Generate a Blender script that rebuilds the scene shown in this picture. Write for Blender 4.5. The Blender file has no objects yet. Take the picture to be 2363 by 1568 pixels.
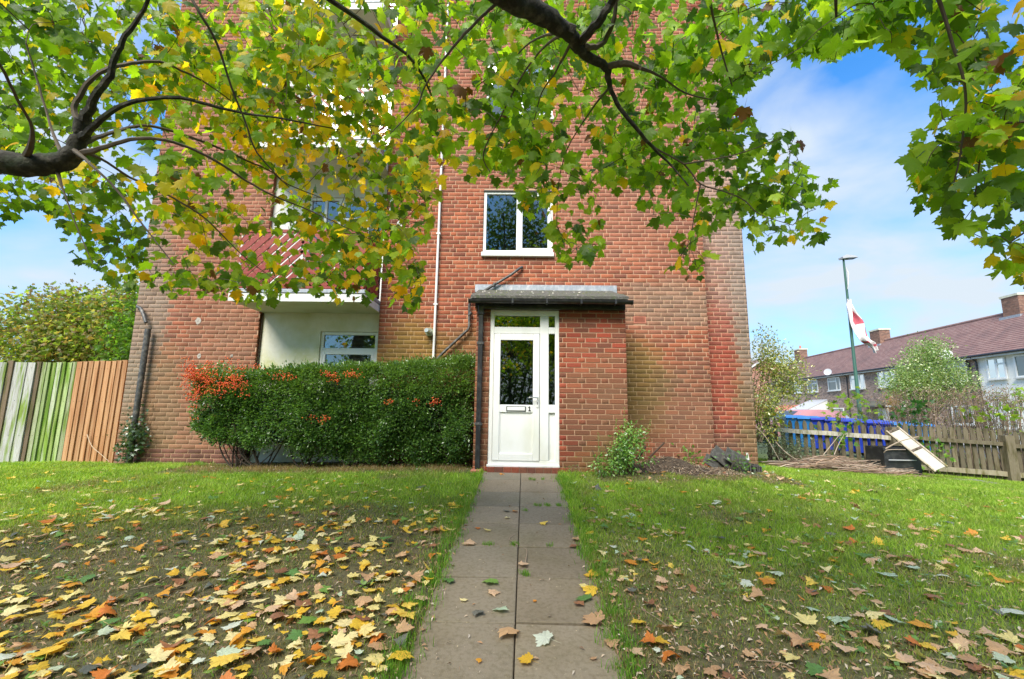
import bpy, math, random
import numpy as np
from mathutils import Vector, Matrix
random.seed(7); rng = np.random.default_rng(11)
scn = bpy.context.scene
COL = scn.collection
R_ = math.radians

# ------------------------------------------------------------------ camera
YAW, PITCH, ROLL, CAMH = R_(1.0), R_(8.9), R_(0.8), 0.898
FPX, CX, CY = 1020.0, 1181.5, 784.0
fw = np.array([-math.sin(YAW)*math.cos(PITCH), math.cos(YAW)*math.cos(PITCH), math.sin(PITCH)])
rt = np.array([math.cos(YAW), math.sin(YAW), 0.0]); up = np.cross(rt, fw)
r2 = rt*math.cos(ROLL)+up*math.sin(ROLL); u2 = up*math.cos(ROLL)-rt*math.sin(ROLL)
cam = bpy.data.objects.new('camera', bpy.data.cameras.new('camera')); COL.objects.link(cam)
cam.matrix_world = Matrix(((r2[0],u2[0],-fw[0],0),(r2[1],u2[1],-fw[1],0),(r2[2],u2[2],-fw[2],CAMH),(0,0,0,1)))
cam.data.sensor_width = 36; cam.data.lens = 36*FPX/2363
cam.data.clip_start = 0.05; cam.data.clip_end = 2000
scn.camera = cam

# ------------------------------------------------------------------ light
EL, AZ = R_(48), R_(205)          # soft sun behind the camera, slightly left
scn.view_settings.view_transform = 'Standard'; scn.view_settings.look = 'None'
scn.view_settings.gamma = 1; scn.view_settings.use_curve_mapping = False
scn.view_settings.exposure = 1.6
w = bpy.data.worlds.new('World'); scn.world = w; w.use_nodes = True
nt = w.node_tree; nt.nodes.clear(); N = nt.nodes.new; L = nt.links.new
out = N('ShaderNodeOutputWorld'); bg = N('ShaderNodeBackground'); bg.inputs[1].default_value = 0.1
sky = N('ShaderNodeTexSky'); sky.sky_type = 'NISHITA'; sky.sun_disc = False
sky.sun_elevation = EL; sky.sun_rotation = AZ; sky.air_density = 1.0; sky.dust_density = 0.6; sky.ozone_density = 1.5
tc = N('ShaderNodeTexCoord')
mp = N('ShaderNodeMapping'); mp.inputs['Scale'].default_value = (1, 1, 2.2); L(tc.outputs['Generated'], mp.inputs[0])
n1 = N('ShaderNodeTexNoise'); n1.inputs['Scale'].default_value = 3.1; n1.inputs['Detail'].default_value = 6; n1.inputs['Roughness'].default_value = .5
n1.inputs['Distortion'].default_value = .25
L(mp.outputs[0], n1.inputs[0])
rp = N('ShaderNodeValToRGB'); rp.color_ramp.elements[0].position = .38; rp.color_ramp.elements[1].position = .66
rp.color_ramp.elements[0].color = (.0,.0,.0,1); rp.color_ramp.elements[1].color = (.85,.85,.85,1)
L(n1.outputs[0], rp.inputs[0])
sp = N('ShaderNodeSeparateXYZ'); L(tc.outputs['Generated'], sp.inputs[0])
mr = N('ShaderNodeMapRange'); mr.inputs[1].default_value = 0.0; mr.inputs[2].default_value = .62; mr.inputs[3].default_value = .5; mr.inputs[4].default_value = .0
mr.interpolation_type = 'SMOOTHSTEP'
L(sp.outputs[2], mr.inputs[0])
mx = N('ShaderNodeMath'); mx.operation = 'ADD'; mx.use_clamp = True
L(rp.outputs[0], mx.inputs[0]); L(mr.outputs[0], mx.inputs[1])
mc = N('ShaderNodeMixRGB'); L(mx.outputs[0], mc.inputs[0])
tint = N('ShaderNodeMixRGB'); tint.blend_type = 'MULTIPLY'; tint.inputs[0].default_value = 1
tint.inputs[2].default_value = (.26, .74, 1.12, 1); L(sky.outputs[0], tint.inputs[1])
L(tint.outputs[0], mc.inputs[1]); mc.inputs[2].default_value = (2.5, 2.85, 3.2, 1)
L(mc.outputs[0], bg.inputs[0]); L(bg.outputs[0], out.inputs[0])
sd = bpy.data.lights.new('sun', 'SUN'); sd.energy = 2.6; sd.angle = R_(35); sd.color = (1, .93, .82)
sun = bpy.data.objects.new('sun', sd); COL.objects.link(sun)
sdir = Vector((math.sin(AZ)*math.cos(EL), math.cos(AZ)*math.cos(EL), math.sin(EL)))
sun.rotation_euler = sdir.to_track_quat('Z', 'Y').to_euler()

# ------------------------------------------------------------------ helpers
def ray(x, y): return r2*(x-CX)/FPX + u2*(CY-y)/FPX + fw
def P(x, y, Y):
    d = ray(x, y); t = Y/d[1]; return np.array([d[0]*t, Y, CAMH+d[2]*t])
def PD(x, y, dist):
    d = ray(x, y); d = d/np.linalg.norm(d); return d*dist + np.array([0, 0, CAMH])
def toD(p):
    v = np.asarray(p, float) - np.array([0, 0, CAMH]); z = v@fw
    return CX+FPX*(v@r2)/z, CY-FPX*(v@u2)/z, z
_lat = rng.random((64, 64))
def vnoise(x, y, s=1.0, o=0):
    x = np.asarray(x, float)*s+o*7.3+100; y = np.asarray(y, float)*s+o*3.1+100
    xi = np.floor(x).astype(int); yi = np.floor(y).astype(int); fx = x-xi; fy = y-yi
    fx = fx*fx*(3-2*fx); fy = fy*fy*(3-2*fy)
    a = _lat[xi % 64, yi % 64]; b = _lat[(xi+1) % 64, yi % 64]; c = _lat[xi % 64, (yi+1) % 64]; d = _lat[(xi+1) % 64, (yi+1) % 64]
    return (a*(1-fx)+b*fx)*(1-fy)+(c*(1-fx)+d*fx)*fy
def fbm(x, y, s=1.0, o=0): return (vnoise(x, y, s, o)+.5*vnoise(x, y, s*2.1, o+1)+.25*vnoise(x, y, s*4.3, o+2))/1.75
def sstep(a, b, x): t = np.clip((np.asarray(x, float)-a)/(b-a), 0, 1); return t*t*(3-2*t)

def ground_z(X, Y):
    X = np.asarray(X, float); Y = np.asarray(Y, float)
    z = np.where(Y < 6.6, .09*(np.maximum(Y, -6)-6.6), 0.0)
    z = z - .055*np.clip(X-3.2, 0, 14)*sstep(1, 6, Y) - .006*np.clip(X-17, 0, 40)
    z = z - .022*np.clip(-X-1.5, 0, 12)
    off = (np.abs(X-pathc(Y)) > .57)
    z = z + .035*off*(fbm(X, Y, .9)-.35)*sstep(9, 6.5, Y)+.012*off*(fbm(X, Y, 4, 5)-.5)
    return z
def pathc(Y): return .04 + .012*(np.asarray(Y, float)-6.6)

def fast_mesh(name, V, F, col=None, smooth=False):
    V = np.asarray(V, np.float32); F = np.asarray(F, np.int32)
    me = bpy.data.meshes.new(name); k = F.shape[1]; m = len(F)
    me.vertices.add(len(V)); me.vertices.foreach_set('co', V.ravel())
    me.loops.add(m*k); me.loops.foreach_set('vertex_index', F.ravel())
    me.polygons.add(m); me.polygons.foreach_set('loop_start', np.arange(0, m*k, k, dtype=np.int32))
    try: me.polygons.foreach_set('loop_total', np.full(m, k, np.int32))
    except Exception: pass
    if smooth: me.polygons.foreach_set('use_smooth', np.ones(m, bool))
    me.update(calc_edges=True)
    if col is not None:
        a = me.attributes.new('Col', 'FLOAT_COLOR', 'FACE'); c = np.ones((m, 4), np.float32); c[:, :3] = col
        a.data.foreach_set('color', c.ravel())
    return me
def link(name, me, mat, parent=None):
    o = bpy.data.objects.new(name, me); COL.objects.link(o)
    if mat is not None and not me.materials: me.materials.append(mat)
    if parent is not None: o.parent = parent
    return o
def wloc(o):
    v = np.zeros(3)
    while o is not None: v = v+np.array(o.location); o = o.parent
    return v
def tag(o, label=None, cat=None, group=None, kind=None):
    if label: o['label'] = label
    if cat: o['category'] = cat
    if group: o['group'] = group
    if kind: o['kind'] = kind
    return o
def thing(name, label, cat, loc=(0,0,0), rz=0, group=None):
    o = bpy.data.objects.new(name, None); COL.objects.link(o); o.location = loc; o.rotation_euler = (0, 0, rz)
    o.empty_display_size = .1
    return tag(o, label, cat, group)
def copy_tree(o, parent=None):
    c = o.copy(); COL.objects.link(c)
    if parent is not None: c.parent = parent
    for ch in list(o.children): copy_tree(ch, c)
    return c

class MB:
    """collects solids; world coordinates unless the parent is at the origin of a local frame"""
    def __init__(s): s.v = []; s.f = []; s.c = []
    def add(s, vs, fs, c=None):
        b = len(s.v); s.v += [tuple(v) for v in vs]; s.f += [tuple(b+i for i in f) for f in fs]
        s.c += [c if c is not None else (1, 1, 1)]*len(fs); return s
    def box(s, x0, x1, y0, y1, z0, z1, c=None, bev=0):
        if bev:
            b = min(bev, (x1-x0)*.4, (y1-y0)*.4, (z1-z0)*.4)
            v = []
            for (xx, sx) in ((x0, 1), (x1, -1)):
                for (yy, sy) in ((y0, 1), (y1, -1)):
                    for (zz, sz) in ((z0, 1), (z1, -1)):
                        v += [(xx, yy+sy*b, zz+sz*b), (xx+sx*b, yy, zz+sz*b), (xx+sx*b, yy+sy*b, zz)]
            def i(a, b_, c_, k): return (a*4+b_*2+c_)*3+k
            f = [(i(0,0,0,0), i(0,0,1,0), i(0,1,1,0), i(0,1,0,0)), (i(1,0,0,0), i(1,1,0,0), i(1,1,1,0), i(1,0,1,0)),
                 (i(0,0,0,1), i(1,0,0,1), i(1,0,1,1), i(0,0,1,1)), (i(0,1,0,1), i(0,1,1,1), i(1,1,1,1), i(1,1,0,1)),
                 (i(0,0,0,2), i(0,1,0,2), i(1,1,0,2), i(1,0,0,2)), (i(0,0,1,2), i(1,0,1,2), i(1,1,1,2), i(0,1,1,2))]
            for a in (0, 1):
                for b_ in (0, 1):
                    f += [(i(a,b_,0,0), i(a,b_,0,1), i(a,b_,1,1), i(a,b_,1,0)), (i(a,0,b_,0), i(a,0,b_,2), i(a,1,b_,2), i(a,1,b_,0)),
                          (i(0,a,b_,1), i(0,a,b_,2), i(1,a,b_,2), i(1,a,b_,1))]
                    for c_ in (0, 1): f.append((i(a,b_,c_,0), i(a,b_,c_,1), i(a,b_,c_,2)))
            return s.add(v, f, c)
        v = [(x0,y0,z0),(x1,y0,z0),(x1,y1,z0),(x0,y1,z0),(x0,y0,z1),(x1,y0,z1),(x1,y1,z1),(x0,y1,z1)]
        return s.add(v, [(0,3,2,1),(4,5,6,7),(0,1,5,4),(1,2,6,5),(2,3,7,6),(3,0,4,7)], c)
    def bar(s, a, b, w_, d_, c=None, upv=(0,0,1)):
        a = np.array(a, float); b = np.array(b, float); t = b-a; t /= np.linalg.norm(t)
        u = np.cross(t, upv)
        if np.linalg.norm(u) < 1e-4: u = np.cross(t, (1,0,0))
        u /= np.linalg.norm(u); v = np.cross(u, t)
        pts = [p+u*sx*w_/2+v*sy*d_/2 for p in (a, b) for sx, sy in ((-1,-1),(1,-1),(1,1),(-1,1))]
        return s.add(pts, [(3,2,1,0),(4,5,6,7),(0,1,5,4),(1,2,6,5),(2,3,7,6),(3,0,4,7)], c)
    def tube(s, pts, rad, n=8, c=None, caps=True):
        pts = [np.array(p, float) for p in pts]; m = len(pts)
        if not hasattr(rad, '__len__'): rad = [rad]*m
        ref = None; vs = []
        for i_, p in enumerate(pts):
            t = pts[min(i_+1, m-1)]-pts[max(i_-1, 0)]; t = t/(np.linalg.norm(t)+1e-9)
            if ref is None: ref = np.cross(t, (0,0,1) if abs(t[2]) < .9 else (1,0,0))
            ref = ref - t*(ref@t); ref = ref/(np.linalg.norm(ref)+1e-9); b = np.cross(t, ref)
            for k in range(n):
                a = 2*math.pi*k/n; vs.append(p+rad[i_]*(ref*math.cos(a)+b*math.sin(a)))
        fs = [(i_*n+k, i_*n+(k+1) % n, (i_+1)*n+(k+1) % n, (i_+1)*n+k) for i_ in range(m-1) for k in range(n)]
        if caps: fs += [tuple(range(n-1, -1, -1)), tuple((m-1)*n+k for k in range(n))]
        return s.add(vs, fs, c)
    def prism(s, poly, axis, a, b, c=None):
        """poly 2-D outline extruded along axis 0/1/2 from a to b"""
        n = len(poly); vs = []
        for t in (a, b):
            for p in poly:
                q = list(p); q.insert(axis, t); vs.append(q)
        fs = [(k, (k+1) % n, n+(k+1) % n, n+k) for k in range(n)]+[tuple(range(n-1, -1, -1)), tuple(range(n, 2*n))]
        return s.add(vs, fs, c)
    def build(s, name, mat, parent=None, smooth=False, local=False):
        v = np.array(s.v, float)
        if parent is not None and not local: v = v-wloc(parent)
        me = bpy.data.meshes.new(name); me.from_pydata([tuple(p) for p in v], [], s.f)
        bm_fix(me)
        if any(c != (1,1,1) for c in s.c):
            a = me.attributes.new('Col', 'FLOAT_COLOR', 'FACE'); cc = np.ones((len(s.c), 4), np.float32); cc[:, :3] = np.array(s.c)
            a.data.foreach_set('color', cc.ravel())
        if smooth:
            me.polygons.foreach_set('use_smooth', np.ones(len(me.polygons), bool))
            try: me.set_sharp_from_angle(angle=R_(45))
            except Exception: pass
        return link(name, me, mat, parent)
import bmesh
def bm_fix(me):
    bm = bmesh.new(); bm.from_mesh(me); bmesh.ops.recalc_face_normals(bm, faces=bm.faces); bm.to_mesh(me); bm.free()

# ------------------------------------------------------------------ materials
def material(name, base=(.5,.5,.5), rough=.8, col=False, noise=None, bump=None, metal=0, spec=.5, mult=None, trans=0, stripes=None):
    """noise=(scale, colour2, low, high[, stretch]); bump=(scale, strength[, stretch])"""
    m = bpy.data.materials.new(name); m.use_nodes = True; t = m.node_tree; n = t.nodes; l = t.links
    b = n['Principled BSDF']; b.inputs['Roughness'].default_value = rough; b.inputs['Metallic'].default_value = metal
    b.inputs['Specular IOR Level'].default_value = spec
    geo = n.new('ShaderNodeTexCoord')
    if col:
        a = n.new('ShaderNodeAttribute'); a.attribute_name = 'Col'; cur = a.outputs['Color']
        if base != (.5,.5,.5):
            q = n.new('ShaderNodeMixRGB'); q.blend_type = 'MULTIPLY'; q.inputs[0].default_value = 1
            l.new(cur, q.inputs[1]); q.inputs[2].default_value = (*base, 1); cur = q.outputs[0]
    else:
        a = n.new('ShaderNodeRGB'); a.outputs[0].default_value = (*base, 1); cur = a.outputs[0]
    def coord(st):
        if not st: return geo.outputs['Object']
        mpp = n.new('ShaderNodeMapping'); mpp.inputs['Scale'].default_value = st; l.new(geo.outputs['Object'], mpp.inputs[0]); return mpp.outputs[0]
    for nz in ([noise] if noise and not isinstance(noise, list) else (noise or [])):
        tx = n.new('ShaderNodeTexNoise'); tx.inputs['Scale'].default_value = nz[0]; tx.inputs['Detail'].default_value = 5
        l.new(coord(nz[4] if len(nz) > 4 else None), tx.inputs[0])
        r = n.new('ShaderNodeMapRange'); r.inputs[1].default_value = nz[2]; r.inputs[2].default_value = nz[3]
        l.new(tx.outputs[0], r.inputs[0])
        q = n.new('ShaderNodeMixRGB'); l.new(r.outputs[0], q.inputs[0]); l.new(cur, q.inputs[1])
        if mult or (len(nz) > 5 and nz[5]): q.blend_type = 'MULTIPLY'
        q.inputs[2].default_value = (*nz[1], 1); cur = q.outputs[0]
    l.new(cur, b.inputs['Base Color'])
    if bump:
        tx = n.new('ShaderNodeTexNoise'); tx.inputs['Scale'].default_value = bump[0]; tx.inputs['Detail'].default_value = 4
        l.new(coord(bump[2] if len(bump) > 2 else None), tx.inputs[0])
        bp = n.new('ShaderNodeBump'); bp.inputs['Strength'].default_value = bump[1]; bp.inputs['Distance'].default_value = .01
        l.new(tx.outputs[0], bp.inputs['Height']); l.new(bp.outputs[0], b.inputs['Normal'])
    if trans:
        tr = n.new('ShaderNodeBsdfTranslucent'); mxs = n.new('ShaderNodeMixShader'); mxs.inputs[0].default_value = trans
        g = n.new('ShaderNodeMixRGB'); g.blend_type = 'MULTIPLY'; g.inputs[0].default_value = 1; g.inputs[2].default_value = (2.0, 2.0, .8, 1)
        l.new(cur, g.inputs[1]); l.new(g.outputs[0], tr.inputs[0])
        o_ = n['Material Output']; l.new(b.outputs[0], mxs.inputs[1]); l.new(tr.outputs[0], mxs.inputs[2]); l.new(mxs.outputs[0], o_.inputs[0])
    return m
def glass_material(name, tintc=(.7,.75,.72), refl=.14):
    m = bpy.data.materials.new(name); m.use_nodes = True; t = m.node_tree; n = t.nodes; l = t.links
    n.remove(n['Principled BSDF']); o_ = n['Material Output']
    tr = n.new('ShaderNodeBsdfTransparent'); tr.inputs[0].default_value = (*tintc, 1)
    g = n.new('ShaderNodeBsdfGlossy'); g.inputs['Roughness'].default_value = .015; g.inputs[0].default_value = (.95, 1, .98, 1)
    tx = n.new('ShaderNodeTexNoise'); tx.inputs['Scale'].default_value = 2.5; tcn = n.new('ShaderNodeTexCoord'); l.new(tcn.outputs['Object'], tx.inputs[0])
    bp = n.new('ShaderNodeBump'); bp.inputs['Strength'].default_value = .03; l.new(tx.outputs[0], bp.inputs['Height']); l.new(bp.outputs[0], g.inputs['Normal'])
    fr = n.new('ShaderNodeLayerWeight'); fr.inputs[0].default_value = .35
    ad = n.new('ShaderNodeMath'); ad.operation = 'ADD'; ad.inputs[1].default_value = refl; ad.use_clamp = True
    ml = n.new('ShaderNodeMath'); ml.operation = 'MULTIPLY'; ml.inputs[1].default_value = .7
    l.new(fr.outputs['Fresnel'], ml.inputs[0]); l.new(ml.outputs[0], ad.inputs[0])
    ms = n.new('ShaderNodeMixShader'); l.new(ad.outputs[0], ms.inputs[0]); l.new(tr.outputs[0], ms.inputs[1]); l.new(g.outputs[0], ms.inputs[2]); l.new(ms.outputs[0], o_.inputs[0])
    return m

M = {}
M['brick'] = material('brick', col=True, rough=.9, noise=[(45, (.55,.5,.48), .45, .8, (1,1,2.5), True), (7, (.72,.66,.6), .5, .75, None, True)], bump=(90, .5))
M['mortar'] = material('mortar', col=True, rough=.95, noise=(60, (.7,.68,.66), .4, .8, None, True), bump=(120, .5))
M['upvc'] = material('white_upvc', (.80,.80,.77), .28, noise=(3, (.66,.66,.55), .5, .85, (1,1,.5)))
M['cream_render'] = material('cream_render', (.74,.72,.60), .85, noise=[(1.6, (.50,.50,.22), .47, .72), (14, (.66,.64,.52), .5, .8)], bump=(140, .35))
M['white_paint'] = material('white_paint', (.66,.66,.62), .6, noise=(5, (.55,.54,.48), .5, .8), bump=(60, .2))
M['slab_soffit'] = material('painted_concrete', (.62,.62,.50), .85, noise=(3, (.5,.49,.34), .45, .8), bump=(60, .3))
M['lead'] = material('lead_flashing', (.30,.33,.37), .5, noise=(18, (.5,.5,.52), .45, .75, (1,1,.4)), bump=(30, .3), metal=.3)
M['felt'] = material('roofing_felt', (.085,.08,.068), .95, noise=[(30, (.2,.19,.16), .5, .72), (9, (.07,.09,.035), .5, .7)], bump=(150, .8))
M['black_plastic'] = material('black_plastic', (.022,.022,.025), .35, noise=(10, (.08,.08,.075), .5, .85))
M['grey_pipe'] = material('worn_black_pipe', (.05,.05,.048), .5, noise=(14, (.22,.2,.17), .48, .8), bump=(60, .2))
M['white_pipe'] = material('white_pipe', (.75,.74,.70), .45, noise=(8, (.55,.5,.42), .5, .85, (1,1,.3)))
M['glass'] = glass_material('window_glass')
M['glass_dark'] = glass_material('door_glass', (.35,.4,.38), .16)
M['dark_room'] = material('dark_room', (.03,.032,.03), .9)
M['blind'] = material('window_blind', (.42,.43,.38), .6)
M['metal'] = material('brushed_metal', (.62,.62,.6), .28, metal=.9)
M['black'] = material('black_rubber', (.012,.012,.012), .6)
M['red_paint'] = material('dark_red_paint', (.22,.018,.008), .5, noise=(25, (.30,.04,.02), .45, .75, (1,1,1)), bump=(40, .25))
M['terracotta'] = material('terracotta', (.48,.17,.11), .85, noise=(30, (.35,.14,.09), .4, .8))
M['slab'] = material('paving_slab_concrete', col=True, rough=.93, noise=[(220, (1.9,1.85,1.7), .66, .74, None, True), (48, (2.0,1.95,1.8), .69, .73, None, True), (.9, (.8,.84,.66), .5, .7, None, True), (2.5, (.78,.76,.66), .45, .8, None, True), (40, (.72,.7,.64), .45, .75, None, True)], bump=(260, .55))
M['bark'] = material('maple_bark', (.026,.023,.016), .92, noise=[(9, (.035,.05,.02), .5, .72), (30, (.10,.09,.07), .5, .75, (1,1,1))], bump=(38, 1.0))
M['twig'] = material('twig_bark', (.085,.062,.04), .8, noise=(20, (.13,.1,.07), .45, .8))
M['leaf'] = material('maple_leaf', col=True, rough=.42, trans=.58, spec=.4, noise=(35, (.8,.82,.75), .45, .75, None, True), bump=(50, .2))
M['dead_leaf'] = material('fallen_leaf', col=True, rough=.6, trans=.18, noise=(45, (.62,.55,.45), .5, .8, None, True), bump=(60, .4))
M['hedge_leaf'] = material('hedge_leaf', col=True, rough=.28, trans=.3, spec=.9)
M['grass'] = material('grass_blade', col=True, rough=.5, trans=.4, spec=.3)
M['litter'] = material('leaf_litter', col=True, rough=.8)
M['berry'] = material('orange_berry', col=True, rough=.35)
M['wood_new'] = material('new_fence_board', col=True, rough=.75, noise=[(3.2, (.62,.42,.25), .42, .72, (7,7,.35), True), (14, (.75,.6,.45), .5, .8, (9,9,.4), True)], bump=(18, .35, (9,9,.5)))
M['wood_old'] = material('weathered_fence_board', col=True, rough=.9, noise=[(3, (.42,.62,.09), .47, .62, (4,4,.45), True), (12, (.5,.46,.4), .45, .75, (9,9,.4), True)], bump=(22, .8, (8,8,.5)))
M['picket'] = material('weathered_picket', col=True, rough=.9, noise=[(6, (.45,.46,.22), .48, .68, (3,3,.6), True), (25, (.6,.55,.48), .45, .8, (6,6,.5), True)], bump=(30, .6, (5,5,.6)))
M['bin_dark'] = material('dark_blue_bin', (.01,.03,.33), .4, noise=(6, (.015,.05,.4), .4, .8))
M['bin_light'] = material('light_blue_bin', (.01,.14,.42), .4, noise=(6, (.03,.2,.48), .4, .8))
M['green_steel'] = material('green_painted_steel', (.035,.11,.08), .5, noise=(12, (.05,.14,.11), .4, .8, (1,1,.2)))
M['grey_steel'] = material('grey_lamp_head', (.45,.46,.48), .5)
M['roof_tile'] = material('brown_roof_tiles', (.19,.105,.095), .9, noise=[(3, (.25,.16,.14), .4, .75), (.6, (.14,.085,.08), .45, .7)], bump=(25, .6))
M['house_brick'] = material('brown_house_brick', col=True, rough=.9, noise=(8, (.7,.66,.62), .45, .8, None, True))
M['house_white'] = material('white_house_render', (.86,.84,.76), .85, noise=(2, (.68,.67,.6), .5, .8), bump=(40, .3))
M['soil'] = material('soil', (.05,.035,.022), .95, noise=(40, (.11,.08,.05), .45, .75), bump=(60, 1))
M['red_car'] = material('car_paint_red', (.42,.20,.21), .2)  # pinkish tone paints the roof's pale reflection into the red
M['slate'] = material('old_slate', (.07,.068,.062), .85, noise=(14, (.17,.165,.14), .5, .75), bump=(40, .7))
M['panel'] = material('dirty_white_board', (.42,.40,.35), .7, noise=[(4, (.42,.38,.3), .5, .75), (30, (.5,.46,.4), .5, .8)], bump=(30, .3))
M['stick'] = material('dead_stick', col=True, rough=.85)
M['tarmac'] = material('tarmac', (.055,.055,.057), .9, noise=(90, (.09,.09,.09), .45, .8), bump=(150, .5))

# ------------------------------------------------------------------ ground
def ground_material():
    m = bpy.data.materials.new('lawn_ground'); m.use_nodes = True; t = m.node_tree; n = t.nodes; l = t.links
    b = n['Principled BSDF']; b.inputs['Roughness'].default_value = .95
    a = n.new('ShaderNodeAttribute'); a.attribute_name = 'Col'
    geo = n.new('ShaderNodeTexCoord')
    def nz(s, lo, hi):
        x = n.new('ShaderNodeTexNoise'); x.inputs['Scale'].default_value = s; x.inputs['Detail'].default_value = 7; x.inputs['Roughness'].default_value = .65
        l.new(geo.outputs['Object'], x.inputs[0]); r = n.new('ShaderNodeMapRange'); r.inputs[1].default_value = lo; r.inputs[2].default_value = hi
        l.new(x.outputs[0], r.inputs[0]); return r.outputs[0]
    def mix(f, c1, c2, mode='MIX'):
        q = n.new('ShaderNodeMixRGB'); q.blend_type = mode; l.new(f, q.inputs[0]); l.new(c1, q.inputs[1])
        if isinstance(c2, tuple): q.inputs[2].default_value = (*c2, 1)
        else: l.new(c2, q.inputs[2])
        return q.outputs[0]
    c = mix(nz(22, .45, .7), a.outputs[0], (.36,.33,.28), 'MULTIPLY')
    c = mix(nz(5, .5, .62), c, (.62,.66,.5), 'MULTIPLY')
    c = mix(nz(120, .55, .75), c, (1.9,1.7,1.4), 'MULTIPLY')
    l.new(c, b.inputs['Base Color'])
    x = n.new('ShaderNodeTexNoise'); x.inputs['Scale'].default_value = 70; x.inputs['Detail'].default_value = 6
    l.new(geo.outputs['Object'], x.inputs[0]); bp = n.new('ShaderNodeBump'); bp.inputs['Strength'].default_value = 1; bp.inputs['Distance'].default_value = .015
    l.new(x.outputs[0], bp.inputs['Height']); l.new(bp.outputs[0], b.inputs['Normal'])
    return m
def lush(X, Y):
    """0 bare earth .. 1 thick green lawn"""
    X = np.asarray(X, float); Y = np.asarray(Y, float); d = X-pathc(Y)
    left = sstep(3.3, 5.3, Y+1.3*(fbm(X, Y, .8, 3)-.5))
    right = sstep(2.0, 4.8, Y+.45*(np.clip(X-1.2, 0, 3))+1.8*(fbm(X, Y, .9, 4)-.5))
    g = np.where(d < 0, left, right)
    bald = sstep(.62, .45, fbm(X, Y, 1.1, 9)+.25*g)
    g = g*(1-.55*bald)
    # worn and dry by the house wall and heaps
    g = g*(1-sstep(6.25, 6.6, Y)*(X > -5.2)*(X < -.6))
    g = g*(1-.9*sstep(5.9, 6.3, Y)*(X > 1.1)*(X < 3.9)*sstep(.35, .5, fbm(X, Y, 2, 2)+.25*sstep(6.0, 6.8, Y)))
    return np.clip(g, 0.03, 1)
def axis(*segs):
    o = []
    for a, b, s in segs: o += list(np.arange(a, b, s))
    return np.array(o+[segs[-1][1]])
xs = axis((-400,-60,40), (-60,-12,6), (-12,-7,.5), (-7,10,.09), (10,16,.5), (16,60,4), (60,400,40))
ys = axis((-200,-20,20), (-20,.6,1.0), (.6,7.6,.09), (7.6,12,.3), (12,30,2), (30,90,8), (90,900,80))
GX, GY = np.meshgrid(xs, ys); GZ = ground_z(GX, GY)
onpath = (np.abs(GX-pathc(GY)) < .55) & (GY < 6.62)
GZ = np.where(onpath, .09*(np.maximum(GY, -6)-6.6)-.06, GZ-.0)
nx, ny = len(xs), len(ys); idx = np.arange(nx*ny).reshape(ny, nx)
Fg = np.stack([idx[:-1,:-1], idx[:-1,1:], idx[1:,1:], idx[1:,:-1]], -1).reshape(-1, 4)
fx = (GX[:-1,:-1]+GX[1:,1:]).ravel()/2; fy = (GY[:-1,:-1]+GY[1:,1:]).ravel()/2
g_ = lush(fx, fy)[:, None]; nn = fbm(fx, fy, 2.5, 6)[:, None]
soilc = np.array([.105,.072,.045])*(1-nn)+np.array([.12,.13,.045])*nn
thatch = np.array([.15,.20,.05])
gc = soilc*(1-g_)+thatch*g_
far = sstep(11, 14, fy)[:, None]; gc = gc*(1-far)+np.array([.09,.12,.05])*far
me = fast_mesh('ground', np.stack([GX, GY, GZ], -1).reshape(-1, 3), Fg, gc, True)
ground = link('ground', me, ground_material()); tag(ground, kind='structure')
def road(name, pts, z, mat):
    mb = MB(); mb.add([(x, y, z) for x, y in pts], [tuple(range(len(pts)))]); o = mb.build(name, mat); tag(o, kind='structure'); return o
_m = MB()
_rx = [19.5, 21, 23, 25]
for i in range(30):
    y0 = 14+i*4; y1 = y0+4
    q = lambda x, y: (x+.12*(y-28), y, float(ground_z(x+.12*(y-28), y))+.02)
    _m.add([q(19, y0), q(24.2, y0), q(24.2, y1), q(19, y1)], [(0,1,2,3)])
o = _m.build('road', M['tarmac']); tag(o, kind='structure')
_m = MB()
for i in range(30):
    y0 = 14+i*4; y1 = y0+4
    q = lambda x, y, dz: (x+.12*(y-28), y, float(ground_z(x+.12*(y-28), y))+dz)
    _m.add([q(24.2, y0, .12), q(26, y0, .12), q(26, y1, .12), q(24.2, y1, .12), q(24.2, y0, 0), q(24.2, y1, 0)], [(0,1,2,3), (0,3,5,4)])
o = _m.build('pavement', material('pavement_concrete', (.25,.24,.22), .9, noise=(20, (.18,.17,.16), .4, .8))); tag(o, kind='structure')

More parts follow.
